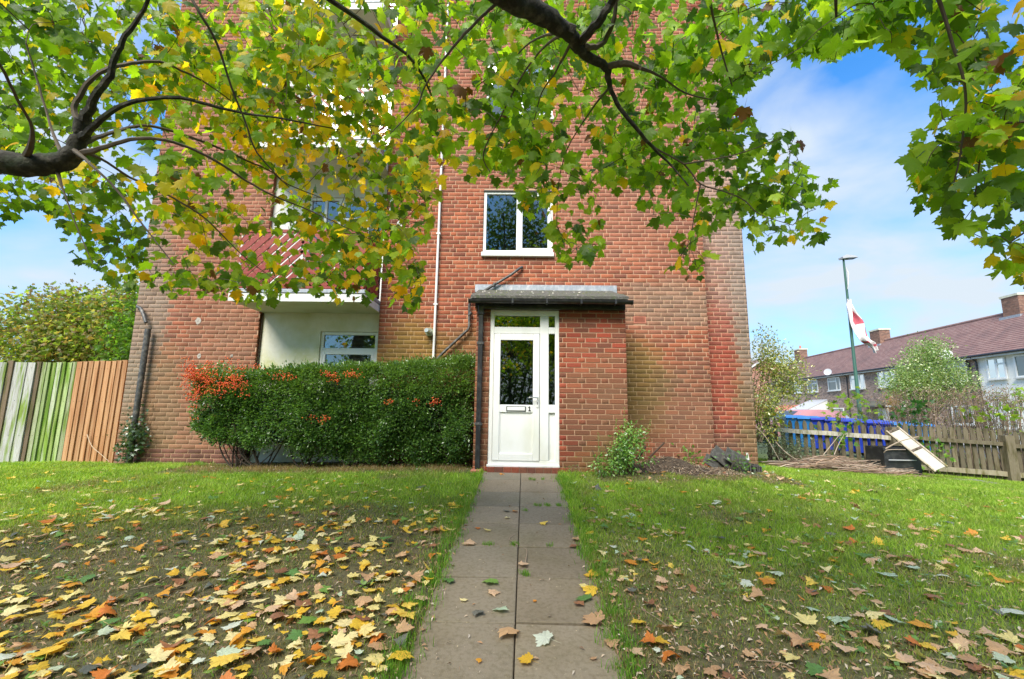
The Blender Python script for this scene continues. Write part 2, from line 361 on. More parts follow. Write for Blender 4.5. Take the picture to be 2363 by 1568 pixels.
# path of concrete slabs
path = MB()
for i in range(12):
    y0 = -3+i*.8; y1 = y0+.8
    path.add([(pathc(y0)-.56, y0, .09*(y0-6.6)-.03), (pathc(y0)+.56, y0, .09*(y0-6.6)-.03), (pathc(y1)+.56, y1, .09*(y1-6.6)-.03), (pathc(y1)-.56, y1, .09*(y1-6.6)-.03)], [(0,1,2,3)])
path = path.build('path', M['soil']); tag(path, kind='structure')
jy = [1084.5, 1108.5, 1135.5, 1169.5, 1209.5, 1262, 1333, 1438]
def on_path(x, y):
    s = .09; d = ray(x, y); t = (-s*6.6-CAMH)/(d[2]-s*d[1]); return d*t+np.array([0, 0, CAMH])
rows = [on_path(1212, y)[1] for y in jy]
rows[0] = 6.56
while rows[-1] > -2.5: rows.append(rows[-1]-.555)
for i in range(len(rows)-1):
    for sgn in (-1, 1):
        y1, y0 = rows[i]-.008, rows[i+1]+.008
        jig = random.uniform(-.006, .006)
        c1, c0 = pathc(y1), pathc(y0)
        xa, xb = (-.553, -.0035) if sgn < 0 else (.0035, .553)
        tz = [random.uniform(-.006, .004) for _ in range(4)]
        top = [(c0+xa, y0+jig, .09*(y0-6.6)+tz[0]), (c0+xb, y0+jig, .09*(y0-6.6)+tz[1]), (c1+xb, y1+jig, .09*(y1-6.6)+tz[2]), (c1+xa, y1+jig, .09*(y1-6.6)+tz[3])]
        b_ = .006; cen = np.mean(np.array(top), 0)
        ins = [tuple(np.array(p)+(cen-np.array(p))*np.array([.018,.018,0])) for p in top]
        low = [(p[0], p[1], p[2]-.05) for p in top]; mid = [(p[0], p[1], p[2]-.005) for p in top]
        v = random.uniform(.82, 1.12); warm = random.uniform(-.01, .012)
        colr = ((.24+warm)*v, .20*v, (.142-warm*.5)*v)
        mb = MB(); mb.add(ins+mid+low, [(0,1,2,3)]+[(k+4, (k+1) % 4+4, (k+1) % 4, k) for k in range(4)]+[(k+8, (k+1) % 4+8, (k+1) % 4+4, k+4) for k in range(4)], colr)
        mb.build('paving_slab', M['slab'], path)

# ------------------------------------------------------------------ block of flats
YP, YC, YR, YL, YW = 6.62, 7.55, 7.79, 7.62, 7.70      # porch, centre block, right wing, left wing, recess wall
XL, XRC, XC0, XC1, XRE = -6.86, -4.62, -2.46, 3.24, 4.07
ZT = 10.7
flats = thing('block_of_flats', 'four storey red brick block of flats with white front door and stacked balconies', 'building', (0, YC, 0))
CRS = .0762; BL = .2286
def stain_veil(x, z, zone, n):
    """dirt and algae on the brick, plus a painted pale lens veil: returns list of (colour, factor)"""
    o = []
    def blob(cx, cz, rx, rz, c, k, sd=0):
        d = ((x-cx)/rx)**2+((z-cz)/rz)**2
        f = k*float(sstep(1.15, .15, d+.9*(float(fbm(x, z, 2.2, sd))-.5)))
        if f > .01: o.append((c, f))
    if zone == 'centre':
        blob(1.95, 1.2, .75, 1.1, (.18,.14,.03), .75, 1); blob(2.9, .9, .9, 1.2, (.16,.10,.06), .6, 2)
        blob(2.5, 2.7, 1.3, .55, (.26,.19,.13), .65, 3); blob(-1.9, 1.7, .9, .8, (.2,.14,.02), .75, 4); blob(-.9, 1.9, .5, .6, (.17,.12,.03), .55, 6)
        blob(2.0, 4.2, 2.4, 1.2, (.36,.19,.13), .3, 5); blob(.5, 6.5, 4, 2.2, (.37,.19,.13), .35, 7)
    elif zone == 'right':
        blob(4.0, 1.0, .34, 2.0, (.16,.125,.05), .7, 1); blob(3.8, 5.2, .9, 3.2, (.36,.27,.22), .75, 2); blob(4.1, 3.0, .42, 2, (.26,.2,.16), .8, 3)  # pale grey blobs paint the lens veil into the upper bricks
        blob(3.55, 1.7, .4, 1.3, (.33,.06,.035), .5, 4); blob(3.6, .1, .6, .5, (.14,.09,.055), .6, 5)
    elif zone == 'left':
        blob(-6.5, .9, .8, 1.5, (.21,.155,.075), .6, 1); blob(-5.9, .5, 1.1, .7, (.2,.13,.07), .45, 2)
        blob(-6.8, 2.8, .6, 2.5, (.24,.2,.15), .75, 3); blob(-5.2, 1.5, .8, 2.4, (.27,.14,.08), .6, 4); blob(-5.6, 5.5, 1.5, 3, (.36,.17,.11), .45, 5)
    elif zone == 'porch':
        blob(1.3, .9, .8, .9, (.2,.11,.055), .55, 1); blob(1.4, .1, .8, .5, (.17,.13,.04), .6, 2); blob(-.6, .8, .3, 1.2, (.19,.10,.045), .6, 3)
    return o
PAL = {'centre': [(.40,.125,.062),(.36,.11,.058),(.31,.098,.055),(.43,.15,.08),(.27,.095,.06)],
       'right': [(.30,.075,.045),(.26,.08,.05),(.35,.10,.055),(.22,.09,.065)],
       'left': [(.33,.115,.062),(.29,.105,.06),(.37,.13,.072),(.24,.10,.065)],
       'porch': [(.35,.072,.04),(.30,.085,.048),(.38,.10,.05),(.22,.08,.05),(.27,.10,.055)],
       'plinth': [(.2,.095,.07),(.17,.085,.065),(.22,.105,.08)]}
def brick_colour(x, z, zone, rr):
    p = PAL[zone]; c = np.array(p[int(rr.random()*len(p))])*np.array([.90,.80,.70])*rr.uniform(.78, 1.15)
    for sc, f in stain_veil(x, z, zone, 0): c = c*(1-f)+np.array(sc)*rr.uniform(.85, 1.12)*f
    return tuple(c)
def pieces(x0, x1, z0, z1, holes):
    segs = [(x0, x1)]
    for hx0, hx1, hz0, hz1 in holes:
        if z0+.02 < hz1 and z1-.02 > hz0:
            ns = []
            for a, b in segs:
                if hx1 <= a or hx0 >= b: ns.append((a, b)); continue
                if hx0 > a: ns.append((a, hx0))
                if hx1 < b: ns.append((hx1, b))
            segs = ns
    return segs
BR = []   # every brick: (apparent size, zone, axis, plane, u0, u1, z0, z1, out)
def brick_wall(zone, plane, x0, x1, z0, z1, holes=(), out=-1, ax=1, off=0, pz=None):
    """ax=1: wall in the plane Y=plane, u runs along X; ax=0: wall in the plane X=plane, u along Y"""
    k0 = math.ceil((z0+.001)/CRS-1); k1 = int(z1/CRS)+1; J = .0125
    for k in range(k0, k1):
        za, zb = max(k*CRS, z0), min((k+1)*CRS-J, z1)
        if zb-za < .015: continue
        u = x0; flem = (k % 4 == off % 4); hd = BL/2
        seq = []
        if flem: u -= hd/2; j = 0
        elif k % 2: u -= hd
        j = 0
        while u < x1:
            ln = BL if not flem or j % 2 == 0 else hd
            seq.append((u, u+ln-J)); u += ln; j += 1
        for a, b in seq:
            a, b = max(a, x0), min(b, x1)
            if b-a < .012: continue
            for c, d in pieces(a, b, za, zb, holes):
                if d-c > .012: BR.append((zone if not (pz is not None and za < pz) else 'plinth', ax, plane, c, d, za, zb, out))
def mortar(zone, plane, x0, x1, z0, z1, holes=(), out=-1, ax=1, parent=None, name='mortar_bed'):
    xsx = sorted(set([x0, x1]+[h for hh in holes for h in hh[:2] if x0 < h < x1]+list(np.arange(x0, x1, .12))))
    zsz = sorted(set([z0, z1]+[h for hh in holes for h in hh[2:] if z0 < h < z1]+list(np.arange(z0, z1, .12))))
    mb = MB(); pl = plane-out*.0045; rr = random.Random(3)
    for i in range(len(xsx)-1):
        for j in range(len(zsz)-1):
            a, b, c, d = xsx[i], xsx[i+1], zsz[j], zsz[j+1]
            mxx, mz = (a+b)/2, (c+d)/2
            if any(h[0] < mxx < h[1] and h[2] < mz < h[3] for h in holes) or b-a < 1e-5 or d-c < 1e-5: continue
            col = np.array((.50,.31,.20) if zone != 'left' else (.47,.30,.195))*(.92+.16*float(vnoise(mxx, mz, 2)))
            if zone in ('centre', 'right') and mz > 2: col = col*1.08
            for sc, f in stain_veil(mxx, mz, zone, 0): col = col*(1-.55*f)+np.array(sc)*1.6*.55*f
            q = [(a, c), (b, c), (b, d), (a, d)]
            v = [(u, pl, z) if ax == 1 else (pl, u, z) for u, z in q]
            mb.add(v, [(0,1,2,3)], tuple(col))
    return mb.build(name, M['mortar'], parent or flats)
door_hole = (-.45, .60, .066, 2.395)
w1 = (P(1117,441,YC)[0], P(1276,441,YC)[0], P(1200,594,YC)[2], P(1200,441,YC)[2])
w2 = (w1[0], w1[1], w1[2]+2.66, w1[3]+2.66)
air = (P(1462,738,YC)[0], P(1490,738,YC)[0], P(1476,747,YC)[2], P(1476,731,YC)[2])
cholesC = [w1, w2, air]
brick_wall('centre', YC, XC0, XC1, -.1, ZT, [w1, w2, air, (-.60, 1.54, -1, 2.45)])
brick_wall('right', YR, XC1, XRE, -.2, ZT)
brick_wall('left', YL, XL, XRC, -.25, ZT, pz=.152)
brick_wall('porch', YP, -.66, 1.605, .066, 2.44, [door_hole], off=1)
brick_wall('porch', YP, -.66, -.45, -.1, .066); brick_wall('porch', YP, .60, 1.605, -.1, .066)
brick_wall('porch', -.66, YP+.006, YC, -.1, 2.6, ax=0, out=-1)
brick_wall('porch', 1.605, YP+.006, YC, -.1, 2.6, ax=0, out=1)
brick_wall('left', XRC, YL+.006, YW, -.2, ZT, ax=0, out=1)
brick_wall('centre', XC0, YC+.006, YW+.1, -.1, ZT, ax=0, out=-1)
brick_wall('right', XRE, YR+.006, 16.5, -.2, ZT, ax=0, out=1)
brick_wall('left', XL, YL+.006, 16.5, -.3, ZT, ax=0, out=-1)
mortar('centre', YC, XC0, XC1, -.3, ZT, cholesC+[(-.60, 1.54, -1, 2.45)])
mortar('right', YR, XC1, XRE, -.4, ZT)
mortar('left', YL, XL, XRC, -.5, ZT)
mortar('porch', YP, -.66, 1.605, -.3, 2.44, [door_hole])
for zn, X_, y0, y1, z1_, o_ in (('porch', -.66, YP, YC, 2.6, -1), ('porch', 1.605, YP, YC, 2.6, 1), ('left', XRC, YL, YW, ZT, 1), ('centre', XC0, YC, YW+.1, ZT, -1), ('right', XRE, YR, 16.5, ZT, 1), ('left', XL, YL, 16.5, ZT, -1), ('centre', XC1, YC, YR, ZT, 1)):
    mb = MB(); pl = X_-o_*.007; mb.add([(pl, y0+.007, -.4), (pl, y1, -.4), (pl, y1, z1_), (pl, y0+.007, z1_)], [(0,1,2,3)], (.5,.28,.19)); mb.build('mortar_bed', M['mortar'], flats)
# 300 largest bricks in the picture are parts, the rest one mesh
def bsize(b):
    zone, ax, pl, u0, u1, z0, z1, out = b
    p = (( (u0+u1)/2, pl, z0) if ax == 1 else (pl, (u0+u1)/2, z0)); x, y, z = toD(p)
    if ax == 0 or not (-20 < x < 2380 and -20 < y < 1588) or z < 0: return 0
    return (u1-u0)*(z1-z0)/z**2 - (.003 if y < 520 else 0)
# bricks hidden behind the door frame never exist; hedge hides the low left ones
order = sorted(range(len(BR)), key=lambda i: -bsize(BR[i]))
top = set(order[:300]); rr = random.Random(5)
V, F, C = [], [], []
vcache = {}
for i, (zone, ax, pl, u0, u1, z0, z1, out) in enumerate(BR):
    um = (u0+u1)/2; col = brick_colour(um, (z0+z1)/2, zone, rr)
    d = rr.uniform(-.0015, .0018); w_ = u1-u0; h_ = z1-z0
    jx = [rr.uniform(-.0012, .0012) for _ in range(4)]
    q = [(u0+jx[0], z0+jx[1]), (u1+jx[2], z0-jx[1]), (u1-jx[0], z1+jx[3]), (u0-jx[2], z1-jx[3])]
    e = .003
    qi = [(u0+e, z0+e), (u1-e, z0+e), (u1-e, z1-e), (u0+e, z1-e)]
    f_, m_, b_ = pl+out*(.0015+d), pl+out*(d-.0015), pl-out*.02
    pts = [(u, f_, z) for u, z in qi]+[(u, m_, z) for u, z in q]+[(u, b_, z) for u, z in q]
    if ax == 0: pts = [(y, x, z) for x, y, z in pts]
    fs = [(0,1,2,3)]+[(k+4, (k+1) % 4+4, (k+1) % 4, k) for k in range(4)]+[(k+8, (k+1) % 4+8, (k+1) % 4+4, k+4) for k in range(4)]
    if out*(1 if ax == 1 else -1) > 0: fs = [f[::-1] for f in fs]
    if i in top:
        c0 = np.array([um, pl, z0]) if ax == 1 else np.array([pl, um, z0])
        me = bpy.data.meshes.new('brick'); me.from_pydata([tuple(np.array(p)-c0) for p in pts], [], fs)
        a = me.attributes.new('Col', 'FLOAT_COLOR', 'FACE'); a.data.foreach_set('color', np.tile(np.array([*col, 1], np.float32), len(fs)))
        o = link('brick', me, M['brick'], flats); o.location = c0-np.array(flats.location)
    else:
        b0 = len(V); V += pts; F += [tuple(b0+k for k in f) for f in fs]; C += [col]*len(fs)
o = link('brickwork', fast_mesh('brickwork', np.array(V)-np.array(flats.location), np.array(F), np.array(C)), M['brick'], flats); tag(o, kind='stuff')
print('bricks', len(BR))
# core, roof coping, recess walls
mb = MB(); mb.box(XL+.03, XRE-.03, 8.6, 16.4, -.4, ZT); mb.build('rear_wall', M['mortar'], flats)
mb = MB()
for a, b, y in ((XL-.03, XRC+.02, YL), (XC0-.02, XC1, YC), (XC1+.003, XRE+.03, YR)): mb.box(a, b, y-.05, y+1.1, ZT, ZT+.09)
mb.box(XRC+.025, XC0-.025, YW-.05, YW+1, ZT, ZT+.088); mb.box(XL-.03, XRE+.03, 8.75, 16.6, ZT, ZT+.085)
mb.build('roof_coping', M['slab_soffit'], flats)
def rect_wall(name, x0, x1, z0, z1, y, holes, mat, thick=.1):
    mb = MB(); xs_ = sorted(set([x0, x1]+[h for hh in holes for h in hh[:2]])); zs_ = sorted(set([z0, z1]+[h for hh in holes for h in hh[2:]]))
    for i in range(len(xs_)-1):
        for j in range(len(zs_)-1):
            mx_, mz_ = (xs_[i]+xs_[i+1])/2, (zs_[j]+zs_[j+1])/2
            if not any(h[0] < mx_ < h[1] and h[2] < mz_ < h[3] for h in holes):
                a, b, c, d = xs_[i], xs_[i+1], zs_[j], zs_[j+1]
                mb.add([(a, y, c), (b, y, c), (b, y, d), (a, y, d)], [(0,1,2,3)])
                for hx, s in ((a, 0), (b, 1)):
                    pass
    for h in holes:   # reveals
        a, b, c, d = h
        mb.add([(a,y,c),(a,y+thick,c),(a,y+thick,d),(a,y,d)], [(0,1,2,3)]); mb.add([(b,y,c),(b,y+thick,c),(b,y+thick,d),(b,y,d)], [(0,1,2,3)])
        mb.add([(a,y,d),(b,y,d),(b,y+thick,d),(a,y+thick,d)], [(0,1,2,3)]); mb.add([(a,y,c),(b,y,c),(b,y+thick,c),(a,y+thick,c)], [(0,1,2,3)])
    return mb.build(name, mat, flats)
def window(x0, x1, z0, z1, y, bars, name='window', sill=False, fw_=.055, blind=False, dark=True, glass='glass'):
    """bars: list of ('v', x, za, zb) or ('h', z, xa, xb)"""
    fr = MB(); e = .05; fy = y
    fr.box(x0, x0+fw_, fy, fy+.06, z0, z1, bev=.006); fr.box(x1-fw_, x1, fy, fy+.06, z0, z1, bev=.006)
    fr.box(x0+fw_, x1-fw_, fy+.002, fy+.06, z1-fw_, z1, bev=.006); fr.box(x0+fw_, x1-fw_, fy+.002, fy+.06, z0, z0+fw_, bev=.006)
    for b in bars:
        if b[0] == 'v': fr.box(b[1]-b[4]/2, b[1]+b[4]/2, fy+.004, fy+.058, b[2], b[3], bev=.006)
        else: fr.box(b[2], b[3], fy+.005, fy+.057, b[1]-b[4]/2, b[1]+b[4]/2, bev=.006)
    f = fr.build(name, M['upvc'], flats)
    g = MB(); g.add([(x0+.02, fy+.035, z0+.02), (x1-.02, fy+.035, z0+.02), (x1-.02, fy+.035, z1-.02), (x0+.02, fy+.035, z1-.02)], [(0,1,2,3)]); g.build('pane', M[glass], f)
    if dark:
        r = MB(); a, b, c, d = x0+.01, x1-.01, z0+.01, z1-.01; yb = fy+.75; yf = fy+.075
        r.add([(a,yf,c),(b,yf,c),(b,yf,d),(a,yf,d),(a,yb,c),(b,yb,c),(b,yb,d),(a,yb,d)], [(4,5,6,7),(0,1,5,4),(3,2,6,7),(0,3,7,4),(1,2,6,5)]); r.build('room_interior', M['dark_room'], f)
    if blind:
        r = MB(); z = z0+.06
        while z < z1-.05: r.add([(x0+.05, fy+.07, z), (x1-.05, fy+.07, z), (x1-.05, fy+.085, z+.012), (x0+.05, fy+.085, z+.012)], [(0,1,2,3)]); z += .024
        r.build('venetian_blind', M['blind'], f)
    if sill:
        s = MB(); s.box(x0-.02, x1+.02, y-.13, y+.01, z0-.075, z0-.003, bev=.008); s.build('window_sill', M['white_paint'], f)
    return f
# centre windows
xm = P(1200, 520, YC)[0]
for (a, b, c, d) in (w1, w2):
    window(a, b, c+.08, d, YC+.02, [('v', xm-.01, c+.13, d-.05, .11), ('v', b-.075, c+.13, d-.05, .04), ('h', d-.075, xm+.045, b-.055, .04), ('h', c+.16, xm+.045, b-.055, .04)], sill=False)
    s = MB(); s.box(a-.02, b+.015, YC-.06, YC+.05, c-.002, c+.078, bev=.008); s.build('window_sill', M['white_paint'], flats)
    s = MB(); s.box(a-.0, b+.0, YC+.0, YC+.03, d-.012, d+.012); s.build('lintel_edge', M['black'], flats)
# recess: ground floor cream wall and window, upper floors white
S0 = [2.54, 5.2, 7.86]
gwx0, gwx1 = P(738, 790, YW)[0], P(871, 790, YW)[0]; gwz1 = P(800, 766, YW)[2]
zt = P(800, 808, YW)[2]
rect_wall('recess_wall', XRC, XC0, -.2, 2.56, YW, [(gwx0, gwx1, .75, gwz1)], M['cream_render'])
window(gwx0, gwx1, .75, gwz1, YW+.03, [('h', zt, gwx0+.05, gwx1-.05, .075), ('v', gwx0+.075, .8, zt-.03, .05), ('v', gwx1-.085, .8, zt-.03, .06), ('h', zt-.055, gwx0+.05, gwx1-.05, .05)], blind=True)
for i in (0, 1, 2):
    zb = S0[i]+.2; zt_ = (S0+[10.6])[i+1]
    a, b = P(711, 480, YW)[0], XC0-.03; wt = zb+(P(711, 455, YW)[2]-S0[0]-.2)
    rect_wall('balcony_wall', XRC, XC0, zb-.05, zt_+.02, YW, [(a, b, zb+.02, wt)], M['white_paint'])
    window(a, b, zb+.02, wt, YW+.03, [('v', a+.62, zb+.07, wt-.05, .13), ('h', zb+1.0, a+.68, b-.05, .09), ('v', a+.32, zb+.9, wt-.05, .05), ('v', b-.36, zb+1.02, wt-.05, .06), ('h', wt-.42, a+.68, b-.05, .05)])
    if i: s = MB(); s.box(XRC+.02, XC0-.02, YW-.05, YW-.003, zt_-.34, zt_-.30); s.build('wall_trim', M['white_paint'], flats)
# dark strip on the reveal corner between brick and render, spare lead stripes
s = MB(); s.box(XRC+.001, XRC+.03, YW-.03, YW-.004, -.1, 2.53); s.build('corner_strip', M['soil'], flats)
# balconies
for i, z in enumerate(S0):
    b = bpy.data.objects.new('balcony', None); COL.objects.link(b); b.parent = flats
    s = MB(); s.box(XRC-.02, XC0-.02, 6.8, YW-.01, z, z+.13, bev=.01); s.build('balcony_slab', M['slab_soffit'], b)
    s = MB(); s.box(XRC-.035, XC0-.015, 6.785, 6.797, z-.005, z+.12); s.box(XC0-.017, XC0-.005, 6.798, YC-.01, z-.005, z+.12); s.build('fascia', M['white_paint'], b)
    s = MB(); s.box(XRC-.04, XC0+.0, 6.78, YW-.02, z+.132, z+.20, bev=.01); s.build('deck_edge', M['lead'], b)
    # railing
    zb, zt2 = z+.26, z+1.16; xa, xb = XRC+.02, XC0-.05; yr = 6.84
    mat = M['red_paint'] if i == 0 else M['white_paint']
    s = MB()
    s.box(xa, xb, yr-.02, yr+.03, zt2, zt2+.05); s.box(xa, xb, yr-.015, yr+.025, zb-.04, zb); s.build('hand_rail', mat, b)
    for px in (xa, (xa+xb)/2, xb-.045): s = MB(); s.box(px, px+.045, yr+.03, yr+.075, z+.2, zt2-.002); s.build('rail_post', M['white_paint'] if i == 0 else M['red_paint'], b)
    xm_ = (xa+xb)/2; H = zt2-zb
    def slat(p0, p1, sgn=0):
        s_ = MB(); s_.bar(p0, p1, .018, .088 if i == 0 else .03, None, upv=(0,0,1)); s_.build('slat', mat if i == 0 else M['red_paint'], b)
    pitch = .165
    for side in (0, 1):
        x0_, x1_ = (xa+.02, xm_) if side == 0 else (xm_, xb-.02)
        c = -H
        W_ = x1_-x0_
        while c < W_:
            # line z = zb + (x - x0 - c) for '/', clipped to panel; mirrored for '\'
            ua, ub = max(c, 0), min(c+H, W_)
            if ub-ua > .06:
                pa, pb = (ua, zb+ua-c), (ub, zb+ub-c)
                f = (lambda u: x0_+u) if side == 0 else (lambda u: x1_-u)
                slat((f(pa[0]), yr, pa[1]), (f(pb[0]), yr, pb[1]))
            c += pitch
    c = -H; D_ = YC-.02-yr
    while c < D_:
        ua, ub = max(c, 0), min(c+H, D_)
        if ub-ua > .06: slat((xb, yr+ua, zb+ua-c), (xb, yr+ub, zb+ub-c))
        c += .15
# white paint splashes on the brick next to the balcony
rs = random.Random(2)
for (px, py, r) in ((905, 463, .035), (903, 488, .04), (901, 500, .03), (921, 520, .05), (925, 535, .045), (914, 533, .03), (597, 300, .02)):
    c = P(px, py, YC); n = 14; s = MB()
    pts = [(c[0]+r*(.7+.5*rs.random())*math.cos(2*math.pi*k/n), YC-.008, c[2]+1.7*r*(.7+.5*rs.random())*math.sin(2*math.pi*k/n)) for k in range(n)]
    s.add(pts+[(p[0], YC+.002, p[2]) for p in pts], [tuple(range(n))]+[(k, (k+1) % n, n+(k+1) % n, n+k) for k in range(n)]); s.build('paint_splash', M['white_paint'], flats)
for px, py in ((742-0, 742), (749, 822)):
    pass
for (zx, zy, r) in ((960, 545, .05), (980, 1230, .035), (1615, 1228, .02)):
    c = P((560+zx/5.227)*.6154, (1100+zy/5.227)*.6154, YL); s = MB(); n = 12
    pts = [(c[0]+r*(.8+.4*rs.random())*math.cos(2*math.pi*k/n), YL-.0065, c[2]+1.3*r*(.8+.4*rs.random())*math.sin(2*math.pi*k/n)) for k in range(n)]
    s.add(pts+[(p[0], YL+.002, p[2]) for p in pts], [tuple(range(n))]+[(k, (k+1) % n, n+(k+1) % n, n+k) for k in range(n)], (.42,.38,.33)); s.build('filler_patch', M['mortar'], flats)
    s = MB(); s.tube([(c[0], YL-.0085, c[2]+.012), (c[0], YL-.0035, c[2]+.012)], .006, 8); s.tube([(c[0], YL-.0085, c[2]-.012), (c[0], YL-.0035, c[2]-.012)], .006, 8); s.build('screw_hole', M['black'], flats)
# air brick
s = MB(); a, b, c, d = air
s.box(a, b, YC+.02, YC+.03, c, d); s.box(a, a+.02, YC-.008, YC+.02, c, d); s.box(b-.02, b, YC-.008, YC+.02, c, d); s.box(a+.02, b-.02, YC-.006, YC+.02, c, c+.018); s.box(a+.02, b-.02, YC-.006, YC+.02, d-.018, d)
n = 8
for k in range(1, n): s.box(a+.02+(b-a-.04)*k/n-.003, a+.02+(b-a-.04)*k/n+.003, YC-.004, YC+.02, c+.018, d-.018)
for k in range(1, 4): s.box(a+.02, b-.02, YC-.003, YC+.02, c+.018+(d-c-.036)*k/4-.003, c+.018+(d-c-.036)*k/4+.003)
s.build('air_brick', M['terracotta'], flats)
# boiler flue
fl = bpy.data.objects.new('boiler_flue', None); COL.objects.link(fl); fl.parent = flats
c = P(989, 766, YC-.05)
s = MB(); s.tube([(c[0]+.01, YC-.001, c[2]), (c[0]+.01, YC-.03, c[2])], .072, 24); s.build('wall_plate', M['metal'], fl, True)
s = MB(); s.tube([(c[0], YC-.03, c[2]), (c[0], YC-.15, c[2])], [.05, .05], 24); s.tube([(c[0]-.004, YC-.151, c[2]+.002), (c[0]-.01, YC-.19, c[2]+.004)], [.038, .036], 24); s.build('flue_pipe', M['metal'], fl, True)
# pipes on the wall
def pipe(name, pts, r, mat, brackets=(), n=12):
    s = MB(); s.tube(pts, r, n); o = s.build(name, mat, flats, True)
    for q in brackets:
        s = MB(); q = np.array(q, float); s.box(q[0]-r*1.7, q[0]+r*1.7, q[1]-r*1.15, q[1]+r*2.2, q[2]-.014, q[2]+.014, bev=.003); s.build('bracket', mat, o)
    return o
yp = YC-.05
a = P(1028.5, 30, yp); b = P(1006, 815, yp)
xw = (a[0]+b[0])/2
zz = lambda y, Y=yp: P(1010, y, Y)[2]
pipe('white_downpipe', [(xw, yp, .35), (xw, yp, ZT-.4)], .022, M['white_pipe'], [(xw, yp, zz(y)) for y in (703, 540, 380, 230, 100)])
A = P(1205, 617, YC-.02); B = P(1180, 634, YC-.07); Cc = P(1087, 690, YC-.07); D_ = P(1083, 705, YC-.07); E_ = P(1083, 752, YC-.07); F_ = P(1022, 815, YC-.07)
pipe('waste_pipe', [A, P(1200, 619, YC-.06), B, Cc, D_, E_, P(1081, 760, YC-.07), F_, P(1008, 830, YC-.07)], .024, M['grey_pipe'])
for q in (P(1140, 658, YC-.07), P(1085, 725, YC-.07)):
    s = MB(); s.tube([q+np.array([-.02,0,-.03]), q+np.array([.02,0,.03])], .031, 12); s.build('pipe_collar', M['grey_pipe'], flats, True)
# left downpipe with bent top standing off the wall
xl = XL+.13
pts = [(XL-.22, YL-.02, P(318,706,YL)[2]+.02), (XL-.10, YL-.05, P(318,706,YL)[2]), (XL+.02, YL-.07, P(330,735,YL)[2]), (xl, YL-.09, P(340,752,YL)[2])]
a_ = P(339, 760, YL-.1); b_ = P(301, 1065, YL-.1)
s = MB(); s.tube([P(317,708,YL-.02), P(325,712,YL-.06), P(332,728,YL-.08), P(337,745,YL-.1)], .028, 10); s.build('bent_waste_pipe', M['grey_pipe'], flats, True)
s = MB(); xq = (a_[0]+b_[0])/2; s.tube([(xq, YL-.1, -.15), (xq, YL-.1, a_[2])], .045, 14); s.build('black_downpipe', M['grey_pipe'], flats, True)

# ---- porch: roof, gutter, frame, door
s = MB()
yf, zf, zb_ = 6.44, P(1250, 691, 6.44)[2], P(1250, 672, YC-.02)[2]
x0_, x1_ = P(1088, 690, yf)[0], P(1449, 692, yf)[0]
s.prism([(yf, zf-.02), (yf, zf+.035), (YC-.002, zb_+.02), (YC-.002, zb_-.06)], 0, x0_, x1_)
s.prism([(yf-.012, zf+.008), (yf-.012, zf+.05), (yf+.35, zf+.05+.35*(zb_-zf)/(YC-yf)), (yf+.35, zf+.02+.35*(zb_-zf)/(YC-yf))], 0, x0_-.012, x1_+.012)
s.build('porch_roof', M['felt'], flats)
s = MB()
for k in range(90):    # moss tufts and grit on the felt
    t = rs.random(); x = rs.uniform(x0_+.03, x1_-.03); y = yf+t*(YC-yf)*.9; z = zf+.045+t*.9*(zb_-zf)*.93; r = rs.uniform(.006, .022)
    s.add([(x-r, y-r, z), (x+r, y-r, z), (x+r, y+r, z+.01), (x-r, y+r, z+.01), (x, y, z+r*.9)], [(0,1,4),(1,2,4),(2,3,4),(3,0,4)], rs.choice([(.5,.47,.4), (.12,.14,.04), (.3,.28,.22), (.09,.1,.05)]))
o = s.build('moss', material('roof_moss', col=True, rough=.95), flats); tag(o, kind='stuff')
s = MB(); s.box(P(1096, 668, YC-.02)[0], P(1424, 680, YC-.02)[0], YC-.02, YC-.004, zb_-.03, zb_+.11, bev=.004); s.build('flashing', M['lead'], flats)
s = MB(); gy = yf-.045; gz = zf-.025
pr = [(gy+.055*math.cos(t), gz-.055*math.sin(t)) for t in np.linspace(0, math.pi, 9)]+[(gy+.047*math.cos(t), gz-.047*math.sin(t)) for t in np.linspace(math.pi, 0, 9)]
s.prism(pr, 0, x0_-.03, x1_+.05); s.box(x1_+.05, x1_+.058, gy-.056, gy+.056, gz-.056, gz+.004); s.box(x0_-.038, x0_-.03, gy-.056, gy+.056, gz-.056, gz+.004)
gut = s.build('gutter', M['black_plastic'], flats, True)
for px in (1183, 1262, 1341, 1420):
    x = P(px, 700, gy)[0]; s = MB(); s.box(x-.014, x+.014, gy-.062, gy+.06, gz-.064, gz+.01, bev=.004); s.build('gutter_bracket', M['black_plastic'], gut)
s = MB(); s.box(x0_+.05, x1_-.02, YP-.10, YP-.02, zf-.13, zf-.022); s.box(x0_+.05, x0_+.075, YP-.02, YC-.01, zf-.13, zf+.02); s.box(x1_-.045, x1_-.02, YP-.02, YC-.01, zf-.13, zf+.02); s.build('fascia_board', M['black_plastic'], flats)
s = MB(); s.box(-.64, 1.58, YP+.02, YC-.02, 2.40, 2.43); s.build('porch_ceiling', M['white_paint'], flats)
xd = P(1106, 900, YP-.05)[0]
s = MB(); s.box(xd-.033, xd+.033, YP-.095, YP-.03, .03, gz-.14, bev=.004); s.box(xd-.045, xd+.045, YP-.11, YP-.02, gz-.2, gz-.055, bev=.01)
dp = s.build('square_downpipe', M['black_plastic'], flats)
for y in (793, 979):
    z = P(1106, y, YP-.05)[2]; s = MB(); s.box(xd-.05, xd+.05, YP-.1, YP-.005, z-.02, z+.02, bev=.004); s.build('bracket', M['grey_pipe'], dp)
s = MB(); s.box(xd-.09, xd+.06, YP-.16, YP-.01, -.06, .035, bev=.012); s.build('gully_block', M['terracotta'], flats)
s = MB(); n = 9
